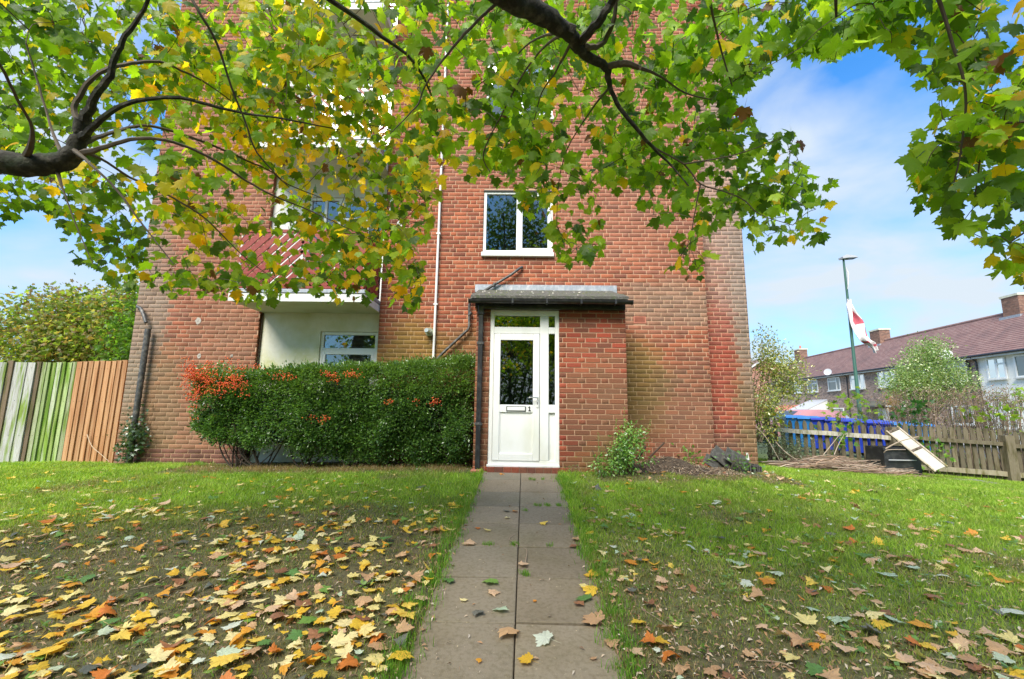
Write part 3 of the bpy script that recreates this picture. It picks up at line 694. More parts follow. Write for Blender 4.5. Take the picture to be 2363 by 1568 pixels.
for k in range(n):
    a = -.45+1.05*k/n; c = rs.choice(PAL['porch']); s.box(a+.004, a+1.05/n-.004, YP-.055, YP+.1, -.03, .062, tuple(np.array(c)*.75), bev=.006)
s.box(-.45, .6, YP-.045, YP+.09, -.04, .05, (.32,.2,.13)); s.build('door_step', M['brick'], flats)
# frame
def px(x): return P(x, 900, YP)[0]
def pz(y): return P(1210, y, YP)[2]
fx0, fx1, fz0, fz1 = door_hole
Yf = YP+.015
xj0, xj1 = px(1246), px(1264)   # mullion between door and sidelight
ztr0, ztr1 = pz(768.5), pz(757)
s = MB(); B_ = .006; T = .075
s.box(fx0, fx0+.062, Yf, Yf+T, fz0, fz1, bev=B_); s.box(fx1-.062, fx1, Yf, Yf+T, fz0, fz1, bev=B_)
s.box(fx0+.062, fx1-.062, Yf+.002, Yf+T, fz1-.085, fz1, bev=B_); s.box(fx0+.062, fx1-.062, Yf+.002, Yf+T, fz0, fz0+.085, bev=B_)
s.box(xj0, xj1+.015, Yf+.001, Yf+T, fz0+.085, fz1-.085, bev=B_)
s.box(fx0+.062, xj0, Yf+.003, Yf+T, ztr0-.01, ztr1+.015, bev=B_); s.box(xj1+.015, fx1-.062, Yf+.003, Yf+T, ztr0-.01, ztr1+.015, bev=B_)
zs0, zs1 = pz(953), pz(934)
s.box(xj1+.015, fx1-.062, Yf+.003, Yf+T, zs0, zs1, bev=B_)
s.box(fx0-.012, fx1+.0, Yf-.035, Yf-.002, fz0-.004, fz0+.03, bev=.005)
frame = s.build('door_frame', M['upvc'], flats)
def pane(x0, x1, z0, z1, y, parent, mat='glass_dark', name='pane'):
    g = MB(); g.add([(x0, y, z0), (x1, y, z0), (x1, y, z1), (x0, y, z1)], [(0,1,2,3)]); return g.build(name, M[mat], parent)
pane(fx0+.06, xj0+.001, ztr1+.01, fz1-.08, Yf+.04, frame); pane(xj1+.012, fx1-.06, ztr1+.01, fz1-.08, Yf+.04, frame)
pane(xj1+.012, fx1-.06, zs1-.003, ztr0-.008, Yf+.04, frame)
s = MB(); s.box(xj1+.013, fx1-.06, Yf+.035, Yf+.05, fz0+.08, zs0+.003); s.build('panel', M['upvc'], frame)
# seal lines around the door
dx0, dx1, dz0, dz1 = fx0+.066, xj0-.006, fz0+.082, ztr0-.016
s = MB(); s.box(dx0-.012, dx1+.012, Yf+.03, Yf+.05, dz0-.012, dz1+.012); s.build('door_seal', M['black'], frame)
dy = Yf-.012; W = .098
door = MB()
door.box(dx0, dx0+W, dy, dy+.045, dz0, dz1, bev=.007); door.box(dx1-W, dx1, dy, dy+.045, dz0, dz1, bev=.007)
door.box(dx0+W, dx1-W, dy+.001, dy+.045, dz1-.10, dz1, bev=.007); door.box(dx0+W, dx1-W, dy+.001, dy+.045, dz0, dz0+.105, bev=.007)
zm0, zm1 = pz(953), pz(935)
door.box(dx0+W, dx1-W, dy+.001, dy+.045, zm0, zm1, bev=.007)
door = door.build('front_door', M['upvc'], flats)
pane(dx0+W-.003, dx1-W+.003, zm1-.003, dz1-.095, dy+.024, door)
s = MB(); s.box(dx0+W-.003, dx1-W+.003, dy+.02, dy+.035, dz0+.1, zm0+.003)
# bead around the lower panel
for q in (('v', dx0+W+.006), ('v', dx1-W-.006)): s.box(q[1]-.006, q[1]+.006, dy+.012, dy+.021, dz0+.105, zm0)
s.build('panel', M['upvc'], door)
s = MB()   # weather bar gaps round the glazing
for (a, b, c, d) in ((dx0+W, dx0+W+.005, zm1, dz1-.10), (dx1-W-.005, dx1-W, zm1, dz1-.10), (dx0+W, dx1-W, zm1, zm1+.005), (dx0+W, dx1-W, dz1-.105, dz1-.10)): s.box(a, b, dy+.012, dy+.022, c, d)
s.build('glazing_seal', M['black'], door)
# letter plate
lz = (pz(938.5)+pz(950))/2; lx0, lx1 = px(1169), px(1214)
s = MB(); s.box(lx0, lx1, dy-.008, dy+.002, lz-.036, lz+.036, bev=.003); lp = s.build('letter_plate', M['black'], door)
s = MB(); s.box(lx0+.012, lx1-.012, dy-.014, dy-.004, lz-.026, lz+.026, bev=.004); s.build('flap', M['upvc'], lp)
# number 1 with serifs
nx_, nz_ = px(1222.5), lz+.004
s = MB(); s.box(nx_-.007, nx_+.007, dy-.005, dy+.001, nz_-.03, nz_+.034); s.box(nx_-.019, nx_+.019, dy-.0052, dy+.001, nz_-.034, nz_-.024)
s.add([(nx_-.007, dy-.0048, nz_+.034), (nx_-.022, dy-.0048, nz_+.018), (nx_-.022, dy-.0048, nz_+.010), (nx_-.007, dy-.0048, nz_+.020)], [(0,1,2,3)])
s.build('door_number', M['black'], door)
# handle
hx = px(1240); hz = pz(918)
s = MB(); s.box(hx-.017, hx+.017, dy-.012, dy+.001, pz(941), pz(914), bev=.008); hp = s.build('handle_plate', M['upvc'], door)
s = MB(); s.tube([(hx, dy-.01, hz), (hx, dy-.05, hz), (hx-.012, dy-.058, hz), (hx-.125, dy-.055, hz+.002)], [.009, .009, .0095, .008], 10); s.build('door_handle', M['metal'], hp, True)
s = MB(); s.tube([(hx, dy-.015, hz-.075), (hx, dy-.006, hz-.075)], .008, 10); s.box(hx-.004, hx+.004, dy-.0145, dy-.006, hz-.10, hz-.078); s.build('keyhole', M['black'], hp)
r = MB(); a, b, c, d, y0, y1 = -.58, 1.52, .03, 2.39, YP+.14, YC+.9
r.add([(a,y0,c),(b,y0,c),(b,y0,d),(a,y0,d),(a,y1,c),(b,y1,c),(b,y1,d),(a,y1,d)], [(4,5,6,7),(0,1,5,4),(3,2,6,7),(0,3,7,4),(1,2,6,5)]); r.build('porch_interior', M['dark_room'], flats)

# ------------------------------------------------------------------ leaf shapes
HALF = [(0,0),(.12,-.06),(.30,-.10),(.34,.0),(.52,.07),(.44,.18),(.57,.29),(.68,.50),(.50,.47),(.42,.62),(.26,.54),(.29,.72),(.14,.77),(0,1.0)]
HALF_LO = [(0,0),(.29,-.10),(.50,.06),(.40,.17),(.66,.50),(.22,.46),(.16,.72),(0,1.0)]
def leaf_template(half, curl, droop, sd, petiole=.75, fan=(0,.22)):
    r = random.Random(sd)
    pts = [fan]+half+[(-x, y) for x, y in half[-2:0:-1]]
    pts = [(x*(1+.1*(r.random()-.5)), y*(1+.1*(r.random()-.5))) for x, y in pts]
    wav = r.uniform(0, 6.28)
    V = [(x, y, -curl*x*x*1.6-droop*(y-.2)**2*np.sign(y-.2)+.035*math.sin(9*math.atan2(x, y+.01)+wav)*math.hypot(x, y)+ (.03 if i == 0 else 0)) for i, (x, y) in enumerate(pts)]
    n = len(pts); F = [(0, i, i+1) for i in range(1, n-1)]+[(0, n-1, 1)]
    b = len(V)
    if petiole:
        V += [(-.012, 0, 0), (.012, 0, 0), (.0, -petiole, -.15*petiole)]; F.append((b, b+2, b+1))
    return np.array(V, float), np.array(F, int)
TH = [leaf_template(HALF, c, d, i) for i, (c, d) in enumerate(((.25,.1),(.1,.35),(.45,.2),(-.2,.25),(.3,.5),(.05,.1)))]
TL = [leaf_template(HALF_LO, c, d, i+9) for i, (c, d) in enumerate(((.25,.1),(.1,.35),(.45,.2),(-.2,.25)))]
TG = [leaf_template(HALF, c, d, i+20, .5) for i, (c, d) in enumerate(((.15,.1),(-.15,-.1),(.35,.3),(.08,.05),(-.3,-.15),(.5,-.25)))]
TGF = [leaf_template(HALF, c, d, i+40, .8) for i, (c, d) in enumerate(((.12,.08),(.2,-.15),(-.1,.1)))]
TGD = [leaf_template(HALF, c, d, i+30, .3) for i, (c, d) in enumerate(((.6,.4),(-.5,.4),(.7,-.4)))]   # dry and curled
def frames(tip, nrm):
    y = tip/np.linalg.norm(tip, axis=1, keepdims=True)
    z = nrm-y*(nrm*y).sum(1, keepdims=True); z /= np.linalg.norm(z, axis=1, keepdims=True)+1e-9
    x = np.cross(y, z); return np.stack([x, y, z], 2)       # columns
def scatter(templates, pos, Rm, sc, col):
    """one array of vertices and faces for many copies"""
    V, F, C = [], [], []; base = 0; which = rng.integers(0, len(templates), len(pos))
    for k, (tv, tf) in enumerate(templates):
        ix = np.where(which == k)[0]
        if not len(ix): continue
        v = np.einsum('nij,tj->nti', Rm[ix], tv)*sc[ix][:, None, None]+pos[ix][:, None, :]
        f = tf[None]+(np.arange(len(ix))*len(tv))[:, None, None]+base
        V.append(v.reshape(-1, 3)); F.append(f.reshape(-1, 3)); C.append(np.repeat(col[ix], len(tf), 0)); base += len(ix)*len(tv)
    return np.concatenate(V), np.concatenate(F), np.concatenate(C)

# ------------------------------------------------------------------ maples
GREENS = np.array([(.13,.24,.012),(.18,.31,.016),(.09,.17,.014),(.23,.36,.02),(.06,.12,.016),(.28,.39,.03)])
YELLOWS = np.array([(.80,.58,.025),(.70,.54,.03),(.80,.46,.02),(.55,.48,.03)])
def leaf_colours(n, yel):
    c = GREENS[rng.integers(0, len(GREENS), n)]*rng.uniform(.95, 1.5, (n, 1))
    m = rng.random(n) < yel; c[m] = YELLOWS[rng.integers(0, 4, m.sum())]*rng.uniform(.8, 1.15, (m.sum(), 1))
    m2 = (rng.random(n) < .25) & ~m & (yel > .2); c[m2] = c[m2]*.4+np.array([.32,.33,.02])*.6
    m3 = rng.random(n) < .015; c[m3] = np.array([.16,.07,.02]); return c
LOWER = [(-60,545),(0,520),(45,500),(95,470),(140,520),(170,600),(215,625),(240,665),(330,660),(400,685),(470,690),(530,690),(560,715),(620,700),(700,705),(770,705),(830,720),(862,690),(880,640),(905,695),(940,735),(970,700),(985,560),(1005,480),(1030,430),(1080,420),(1110,440),(1130,420),(1160,430),(1200,520),(1245,525),(1275,560),(1290,600),(1340,630),(1385,610),(1392,500),(1400,450),(1440,430),(1465,440),(1480,510),(1530,560),(1535,620),(1575,640),(1630,650),(1645,560),(1670,500),(1720,520),(1735,580),(1790,560),(1850,575),(1915,545),(1952,470),(1960,140),(1985,110),(2045,125),(2090,190),(2098,480),(2130,540),(2200,560),(2280,575),(2300,610),(2330,660),(2400,670)]
HOLE = [(1690,238),(1725,200),(1770,165),(1800,118),(1840,148),(1880,130),(1930,150),(1985,110),(2045,125),(2090,190),(2140,205),(2150,290),(2105,330),(2095,390),(2120,440),(2098,480),(2000,560),(1955,470),(1930,420),(1885,430),(1850,385),(1845,320),(1790,298),(1750,320),(1722,260)]
def inhole(x, y):
    x = np.atleast_1d(np.asarray(x, float)); y = np.atleast_1d(np.asarray(y, float)); r = np.zeros(x.shape, bool); n = len(HOLE)
    for i in range(n):
        (x1, y1), (x2, y2) = HOLE[i], HOLE[(i+1) % n]
        if y1 == y2: continue
        r ^= ((y1 > y) != (y2 > y)) & (x < (x2-x1)*(y-y1)/(y2-y1)+x1)
    return r
LX = np.array([p[0] for p in LOWER], float); LY = np.array([p[1] for p in LOWER], float)
def lower(x): return np.interp(x, LX, LY)
# limbs: pixel x, y, distance, radius
LIMBS_A = [[(-700,900,4.6,.20),(-420,560,4.1,.16),(-200,400,3.7,.12),(-40,368,3.4,.095),(60,382,3.3,.088),(120,378,3.25,.08),(165,362,3.2,.07),(185,325,3.2,.058),(190,280,3.2,.05)],
 [(188,290,3.2,.045),(215,235,3.15,.030),(247,187,3.1,.026),(267,133,3.1,.022),(290,83,3.1,.018),(333,23,3.1,.014),(360,-60,3.0,.01)],
 [(187,300,3.2,.03),(173,250,3.3,.022),(200,195,3.3,.019),(240,163,3.3,.017),(300,147,3.4,.015),(367,143,3.5,.012),(417,163,3.6,.010),(483,197,3.7,.008),(567,260,3.8,.005)],
 [(185,320,3.2,.035),(207,300,3.1,.026),(267,250,3.0,.020),(334,230,3.0,.017),(417,227,3.0,.015),(500,247,3.05,.013),(567,263,3.1,.011),(644,273,3.1,.009),(784,300,3.2,.005)],
 [(182,332,3.2,.03),(233,315,3.3,.018),(283,300,3.4,.015),(340,290,3.5,.013),(417,310,3.6,.012),(500,340,3.7,.011),(567,370,3.75,.010),(627,397,3.8,.008),(667,427,3.9,.007),(787,474,4.0,.004)],
 [(172,362,3.2,.03),(233,343,3.0,.018),(300,323,2.9,.014),(367,322,2.85,.012),(433,340,2.85,.011),(500,373,2.85,.010),(567,417,2.9,.009),(633,453,2.9,.008),(700,480,3.0,.006),(787,520,3.0,.004),(870,560,3.1,.003)],
 [(180,345,3.2,.02),(233,367,3.3,.011),(300,410,3.3,.010),(367,440,3.3,.009),(433,477,3.3,.008),(483,513,3.3,.007),(560,590,3.3,.005),(640,650,3.3,.003)],
 [(130,385,3.25,.02),(150,450,3.1,.007),(180,530,3.0,.005),(215,610,2.9,.003)],
 [(60,370,3.3,.03),(75,300,3.1,.012),(40,230,3.0,.010),(0,150,2.9,.009),(-40,80,2.9,.008)],
 [(170,345,3.2,.02),(210,380,2.8,.009),(270,440,2.7,.008),(330,520,2.6,.006),(400,610,2.5,.004)],
 [(150,370,3.2,.02),(120,300,3.5,.011),(90,200,3.7,.009),(60,100,3.8,.007)],
 [(345,-20,3.05,.010),(400,-70,2.8,.010),(454,20,2.6,.009),(500,100,2.6,.008),(533,200,2.6,.007),(567,283,2.6,.007),(593,353,2.6,.006),(667,433,2.65,.004)]]
LIMBS_B = [[(1500,-3200,1.2,.15),(1000,-900,1.7,.12),(1080,-300,1.95,.085),(1130,-60,2.15,.060),(1165,-10,2.2,.052),(1221,20,2.25,.048),(1271,47,2.3,.044),(1308,73,2.35,.036),(1335,110,2.4,.028),(1361,133,2.45,.025),(1398,157,2.5,.021),(1408,200,2.5,.013),(1431,250,2.5,.0115),(1471,300,2.5,.0105),(1505,340,2.55,.009),(1541,374,2.6,.006),(1590,430,2.6,.004)],
 [(1300,65,2.35,.03),(1325,75,2.35,.034)],
 [(1398,157,2.5,.018),(1420,150,2.5,.018),(1445,148,2.5,.017),(1478,157,2.52,.013)],
 [(1338,100,2.4,.024),(1352,85,2.35,.022),(1388,40,2.3,.020),(1415,0,2.3,.018),(1440,-80,2.2,.016)],
 [(1345,105,2.4,.018),(1375,108,2.45,.014),(1400,88,2.5,.013),(1418,40,2.5,.011),(1425,-40,2.5,.01)],
 [(1168,5,2.2,.015),(1148,7,2.2,.008),(1110,40,2.2,.007),(1078,73,2.2,.0065),(1050,105,2.2,.006),(1021,140,2.25,.005),(990,185,2.25,.0045),(975,213,2.3,.004),(965,240,2.3,.004),(948,260,2.3,.0035),(900,310,2.4,.002)],
 [(1303,75,2.35,.01),(1255,110,2.45,.006),(1215,160,2.55,.0055),(1188,207,2.6,.005),(1148,283,2.7,.0045),(1115,357,2.8,.004),(1131,398,2.8,.003)],
 [(1300,70,2.35,.01),(1250,85,2.5,.006),(1215,105,2.6,.005),(1180,140,2.7,.004),(1100,200,2.9,.003)],
 [(1320,95,2.4,.01),(1280,170,2.6,.005),(1250,215,2.7,.004),(1230,290,2.8,.003)],
 [(1408,200,2.5,.008),(1360,260,2.7,.005),(1308,347,2.8,.004),(1288,434,2.8,.0035),(1285,520,2.8,.0025)],
 [(1431,250,2.5,.008),(1461,287,2.6,.006),(1504,337,2.6,.006),(1578,379,2.7,.0055),(1617,425,2.7,.005),(1677,444,2.75,.0045),(1719,464,2.8,.004),(1755,496,2.8,.003),(1830,520,2.8,.002)],
 [(1578,379,2.7,.005),(1663,365,2.7,.0035),(1719,351,2.7,.003),(1785,326,2.7,.002)],
 [(1617,425,2.7,.005),(1606,478,2.7,.004),(1599,517,2.7,.003),(1590,590,2.7,.002)],
 [(1478,157,2.5,.010),(1530,180,2.6,.006),(1580,215,2.7,.005),(1640,230,2.8,.003)],
 [(1130,-60,2.15,.03),(900,-120,2.4,.02),(700,-60,2.7,.015),(850,60,2.8,.012),(960,150,2.9,.008),(1010,260,3.0,.005)],
 [(1440,-80,2.2,.014),(1700,-160,2.3,.013),(1900,-80,2.4,.010),(1930,40,2.5,.005)],
 [(1700,-160,2.3,.012),(2100,-200,2.3,.011),(2160,-20,2.4,.008),(2200,105,2.4,.006),(2228,217,2.4,.005),(2220,330,2.4,.004),(2200,430,2.4,.003)],
 [(2100,-200,2.3,.012),(2500,-60,2.5,.012),(2430,230,2.6,.008),(2363,280,2.6,.006),(2280,300,2.6,.004),(2250,450,2.6,.003)],
 [(2500,-60,2.5,.010),(2520,300,2.7,.008),(2400,500,2.8,.005),(2330,560,2.8,.003)],
 [(1700,-160,2.3,.012),(1640,-20,2.6,.007),(1660,100,2.7,.005),(1690,200,2.7,.003)]]
trunkA = [(-5.2,2.2,-.60,.27),(-5.15,2.25,.3,.22),(-5.05,2.35,1.3,.19),(-4.9,2.5,2.3,.17),(-4.7,2.6,3.3,.15),(-4.2,2.8,4.4,.12),(-3.6,3.0,5.6,.08)]
trunkB = [(1.6,-2.0,-.9,.30),(1.55,-1.95,.2,.25),(1.5,-1.8,1.3,.22),(1.35,-1.4,2.2,.19),(1.1,-.9,3.0,.15),(.9,-.5,4.0,.12),(.8,-.4,5.5,.08)]
LIMBS_A[0][0] = None; LIMBS_B[0][0] = None
def limb_points(lm, lr=1.0):
    return [(*PD(x, y, d), r*lr) for x, y, d, r in lm]
def spline(pts, n=4):
    pts = np.array(pts, float); o = []
    for i in range(len(pts)-1):
        p0, p1, p2, p3 = pts[max(i-1, 0)], pts[i], pts[i+1], pts[min(i+2, len(pts)-1)]
        for k in range(n):
            t = k/n; o.append(.5*((2*p1)+(-p0+p2)*t+(2*p0-5*p1+4*p2-p3)*t*t+(-p0+3*p1-3*p2+p3)*t**3))
    o.append(pts[-1]); return np.array(o)
def make_maple(label, trunk, limbs, clusters, extra, loc, base_join):
    t = thing('maple_tree', label, 'tree', loc)
    lo = np.array(loc, float)
    nodes = []
    s = MB(); sp_ = spline(trunk, 4); s.tube(sp_[:, :3], list(sp_[:, 3]*(1+.06*np.sin(np.arange(len(sp_))*1.9))), 14); s.build('trunk', M['bark'], t, True); nodes.append(sp_[:, :4])
    for i, lm in enumerate(limbs):
        pts = limb_points([q for q in lm if q is not None], .62 if base_join == 3 else .9)
        if lm[0] is None: pts = [(*trunk[base_join][:3], trunk[base_join][3]*.8)]+pts
        q = spline(pts, 4); q[:, :3] += (rng.random((len(q), 3))-.5)*np.minimum(q[:, 3:4]*.5, .012)
        s = MB(); s.tube(q[:, :3], list(q[:, 3]), 10 if q[0, 3] > .03 else 6); s.build('branch', M['bark'] if q[:, 3].max() > .02 else M['twig'], t, True); nodes.append(q)
    skel = np.concatenate(nodes); skel = skel[skel[:, 3] < .06] if True else skel
    # twigs: join each leaf cluster to the nearest wood already there
    allc = np.concatenate([clusters[:, :3], extra[:, :3]]) if len(extra) else clusters[:, :3]
    sk = list(skel[:, :3]); arr = np.array(sk)
    dist = np.array([np.min(np.linalg.norm(arr-c, axis=1)) for c in allc]); tw = MB()
    grown = arr
    for i in np.argsort(dist):
        c = allc[i]; d = np.linalg.norm(grown-c, axis=1); k = np.argmin(d); a = grown[k]; L_ = d[k]
        if L_ < .02: continue
        mid = (a+c)/2+np.array([rng.normal(0, .06), rng.normal(0, .06), .10])*L_
        q = spline([a, mid, c], 3); r0 = .0022+.0022*min(L_, 1.2)
        tw.tube(q, list(np.linspace(r0, .0014, len(q))), 3, caps=False)
        grown = np.concatenate([grown, q[2:]])
    tw.build('twigs', M['twig'], t); tag(t.children[-1], kind='stuff')
    # leaves of each cluster
    P_, T_, N_, S_, Cc_ = [], [], [], [], []
    for c in clusters:
        n = int(c[4]); cen = c[:3]
        off = rng.normal(0, 1, (n, 3))*np.array([.10, .10, .075])*c[5]; p = cen+off
        x, y, z = toD(cen)
        tip = np.stack([off[:, 0]*3+rng.normal(0, .35, n), off[:, 1]*3+rng.normal(0, .35, n), -np.abs(rng.normal(.9, .35, n))], 1)
        nr = np.stack([rng.normal(0, .55, n), rng.normal(0, .8, n)-.25, rng.normal(.65, .5, n)], 1)
        P_.append(p); T_.append(tip); N_.append(nr); S_.append(rng.uniform(.040, .084, n)*c[6]); Cc_.append(leaf_colours(n, c[3]))
    P_ = np.concatenate(P_); T_ = np.concatenate(T_); N_ = np.concatenate(N_); S_ = np.concatenate(S_); Cc_ = np.concatenate(Cc_)
    # keep leaves above the hanging edge of the crown
    v = P_-np.array([0,0,CAMH]); z = v@fw; X_ = CX+FPX*(v@r2)/z; Y_ = CY-FPX*(v@u2)/z
    tipy = Y_+S_*.6*FPX/z
    keep = (tipy < lower(X_)+12) & (z > 1.2) & ~inhole(X_, (Y_+tipy)/2)
    P_, T_, N_, S_, Cc_, z, X_, Y_ = [q[keep] for q in (P_, T_, N_, S_, Cc_, z, X_, Y_)]
    Rm = frames(T_, N_)
    inview = (X_ > 0) & (X_ < 2363) & (Y_ > 0)
    big = np.argsort(-(S_/z)*inview)[:300]; rest = np.setdiff1d(np.arange(len(P_)), big)
    V_, F_, C_ = scatter(TH, P_[rest], Rm[rest], S_[rest], Cc_[rest])
    if len(extra):
        n = 11; m = len(extra)*n; cen = np.repeat(extra[:, :3], n, 0); off = rng.normal(0, 1, (m, 3))*np.array([.22, .22, .14])
        pp = cen+off; v = pp-np.array([0,0,CAMH]); zz_ = v@fw; yy = CY-FPX*(v@u2)/np.maximum(zz_, .01); ok = (zz_ < .1) | (yy < -25)
        tip = np.stack([off[:, 0]*2+rng.normal(0, .4, m), off[:, 1]*2+rng.normal(0, .4, m), -np.abs(rng.normal(.8, .4, m))], 1)
        nr = np.stack([rng.normal(0, .6, m), rng.normal(0, .6, m), rng.normal(.8, .4, m)], 1)
        v2, f2, c2 = scatter(TL, pp[ok], frames(tip, nr)[ok], rng.uniform(.08, .14, m)[ok], leaf_colours(m, .12)[ok])
        V_, F_, C_ = np.concatenate([V_, v2]), np.concatenate([F_, f2+len(V_)]), np.concatenate([C_, c2])
    o = link('foliage', fast_mesh('foliage', V_-lo, F_, C_, True), M['leaf'], t); tag(o, kind='stuff')
    cache = {}
    for i in big:
        k = int(rng.integers(0, 6)); ck = tuple(np.round(Cc_[i]*25).astype(int)); key = (k, ck)
        if key not in cache: cache[key] = fast_mesh('leaf', TH[k][0], TH[k][1], np.tile(Cc_[i], (len(TH[k][1]), 1)), True)
        o = link('leaf', cache[key], M['leaf'], t)
        mw = Matrix([list(Rm[i][r]*S_[i])+[P_[i][r]-lo[r]] for r in range(3)]+[[0,0,0,1]]); o.matrix_local = mw
    return t
def sample_clusters(n, x0, x1, dfun, yelfun, densfun, top=-60):
    out = []
    while len(out) < n:
        x = rng.uniform(x0, x1); y = rng.uniform(top, lower(x)-18)
        if inhole(x, y)[0] or rng.random() > densfun(x, y): continue
        d = dfun(x, y)
        out.append((*PD(x, y, d), yelfun(x, y), rng.integers(4, 9), rng.uniform(.7, 1.1), 1.0))
    return np.array(out)
yel = lambda x, y: float(np.clip(.05+.29*math.exp(-((x-560)/330)**2-((y-330)/400)**2)+.25*math.exp(-((x-900)/200)**2-((y-300)/350)**2)+.12*(x > 2250), 0, .8))*(.35+1.3*float(vnoise(x, y, .011, 3)))
def densA(x, y):
    d = .95
    if x < 330: d = .46+.3*float(vnoise(x, y, .012, 1))
    if x < 160 and 400 < y: d = .5
    if x < 60: d = .6
    if 560 < x < 900 and 360 < y < 480: d = .6
    if 250 < x < 600 and 400 < y < 620: d = .75
    if 540 < x < 670 and 525 < y < 620: d = .25
    if 640 < x < 880 and 360 < y < 440: d = .45
    return d*(.3+.9*float(sstep(.25, .75, vnoise(x, y, .016, 2)))) if not (480 < x < 900 and 100 < y < 340) else 1.0
def densB(x, y):
    d = 1.0
    if 930 < x < 1120 and y < 520: d = .38
    if 1120 < x < 1350 and y > 380: d = .7
    if 1650 < x < 2050 and y < 130: d = .8
    if x > 2100: d = .5
    if 1130 < x < 1700 and y < 60: d = .7
    return d*(.12+1.1*float(sstep(.25, .75, vnoise(x, y, .015, 5))))
dA = lambda x, y: (2.5 if x > 330 else 3.2)+1.5*float(vnoise(x, y, .006, 7))+rng.uniform(0, 1.3)
dB = lambda x, y: (2.2+.9*float(vnoise(x, y, .006, 8))+rng.uniform(0, 1.2)) if x < 2000 else 2.3+.5*float(vnoise(x, y, .006, 8))+rng.uniform(0, .7)
clA = sample_clusters(1000, -130, 1000, dA, yel, densA); clB = sample_clusters(800, 930, 2440, dB, yel, densB)
def extra_clusters(n, bx):
    o = np.stack([rng.uniform(*bx[0], n), rng.uniform(*bx[1], n), rng.uniform(*bx[2], n)], 1)
    cxm, cym = np.mean(bx[0]), np.mean(bx[1]); rr_ = ((o[:, 0]-cxm)/(bx[0][1]-bx[0][0])*2)**2+((o[:, 1]-cym)/(bx[1][1]-bx[1][0])*2)**2
    keep = (rr_+((o[:, 2]-bx[2][0])/(bx[2][1]-bx[2][0]))**2 < 1.25) & ((o[:, 1] < .2) | (o[:, 2] > CAMH+1.0*np.maximum(o[:, 1], 0)+.35)); return o[keep]
exA = extra_clusters(300, ((-8.5, -.8), (-.5, 5.0), (2.2, 7.0)))
exB = extra_clusters(420, ((-3.5, 6), (-5.5, 3.2), (2.1, 6.8)))
exA = exA[~((exA[:, 1] > -.3) & (np.abs(exA[:, 0]) < 1.5*np.maximum(exA[:, 1], 0)+.6) & (exA[:, 2] < CAMH+1.05*np.maximum(exA[:, 1], 0)+.4))]
make_maple('maple at the left edge, its dark mossy limb and yellowing leaves hanging before the balconies', trunkA, LIMBS_A, clA, exA, (-5.2, 2.2, -.6), 3)
make_maple('maple whose bare limb and green leaves hang from the top edge over the front door', trunkB, LIMBS_B, clB, exB, (1.6, -2.0, -.85), 4)

# ------------------------------------------------------------------ pyracantha hedge
hedge = thing('pyracantha_hedge', 'clipped dark green firethorn hedge with orange berries between wall and front door', 'hedge', (-2.9, 7.1, -.05))
def hedge_shape(n):
    """points and normals on the lumpy clipped surface"""
    out = []
    while len(out) < n:
        u = rng.random(); x = -5.0+4.28*u
        top_ = 1.27+.13*sstep(-4.6, -3.2, x)+.17*sstep(-3.5, -.8, x)+.05*float(vnoise(x, 0, 3)); 
        bot = float(np.interp(x, [-5.0,-4.6,-4.1,-3.3,-2.6,-1.9,-1.2,-.7], [.60,.38,.30,.16,.12,.08,.03,.05]))
        f = rng.random()
        if f < .62:       # front
            z = rng.uniform(bot, top_); y = 6.58+.38*float(fbm(x, z, 2.6, 4)); nn_ = (0, -1, .25)
            e = (top_-z); 
            if e < .18: y += (.18-e)*.8
            if x < -4.75: y += (-4.75-x)*.9
            y += .25*sstep(.55, .1, z)*.6
        elif f < .90: y = rng.uniform(6.75, 7.5); z = top_-.05+.07*float(vnoise(x, y, 2.2))+.05*float(vnoise(x, y, 6)); nn_ = (0, -.2, 1)
        else: y = rng.uniform(6.75, 7.5); z = rng.uniform(.5, top_-.05); x = -5.0+.12*float(vnoise(y, z, 4)); nn_ = (-1, -.3, .3)
        out.append((x, y, z, *nn_))
    return np.array(out)
H = hedge_shape(5200)
bias = fbm(H[:, 0], H[:, 2], 2.6, 8); keepm = rng.random(len(H)) < sstep(.30, .55, bias)*.75+.3*(H[:, 2] > 1.1)+.18; H = H[keepm]
n = 19; cen = np.repeat(H[:, :3], n, 0); nn_ = np.repeat(H[:, 3:], n, 0)
off = rng.normal(0, .042, cen.shape); tip = off*14+nn_*.8+rng.normal(0, .35, cen.shape)
nr = nn_*.5+rng.normal(0, .7, cen.shape)+np.array([0, 0, .6]); sc = rng.uniform(.030, .056, len(cen))
small = (np.array([(0,0,0), (.26,.5,-.06), (0,1,-.05), (-.26,.5,-.06), (0,.45,.03)], float), np.array([(0,1,4),(1,2,4),(2,3,4),(3,0,4)]))
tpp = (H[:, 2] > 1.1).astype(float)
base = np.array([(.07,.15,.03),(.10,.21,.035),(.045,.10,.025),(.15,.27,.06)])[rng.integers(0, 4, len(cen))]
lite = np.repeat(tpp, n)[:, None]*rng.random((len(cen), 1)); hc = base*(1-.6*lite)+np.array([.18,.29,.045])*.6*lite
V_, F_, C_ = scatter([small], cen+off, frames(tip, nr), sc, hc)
# inner, deeper leaves, coloured darker to paint the shade inside the hedge
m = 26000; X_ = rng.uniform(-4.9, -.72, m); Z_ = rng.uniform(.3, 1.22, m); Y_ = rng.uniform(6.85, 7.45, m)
v2, f2, c2 = scatter([small], np.stack([X_, Y_, Z_], 1), frames(rng.normal(0, 1, (m, 3)), rng.normal(0, 1, (m, 3))), rng.uniform(.035, .06, m), np.tile((.02,.05,.014), (m, 1)))
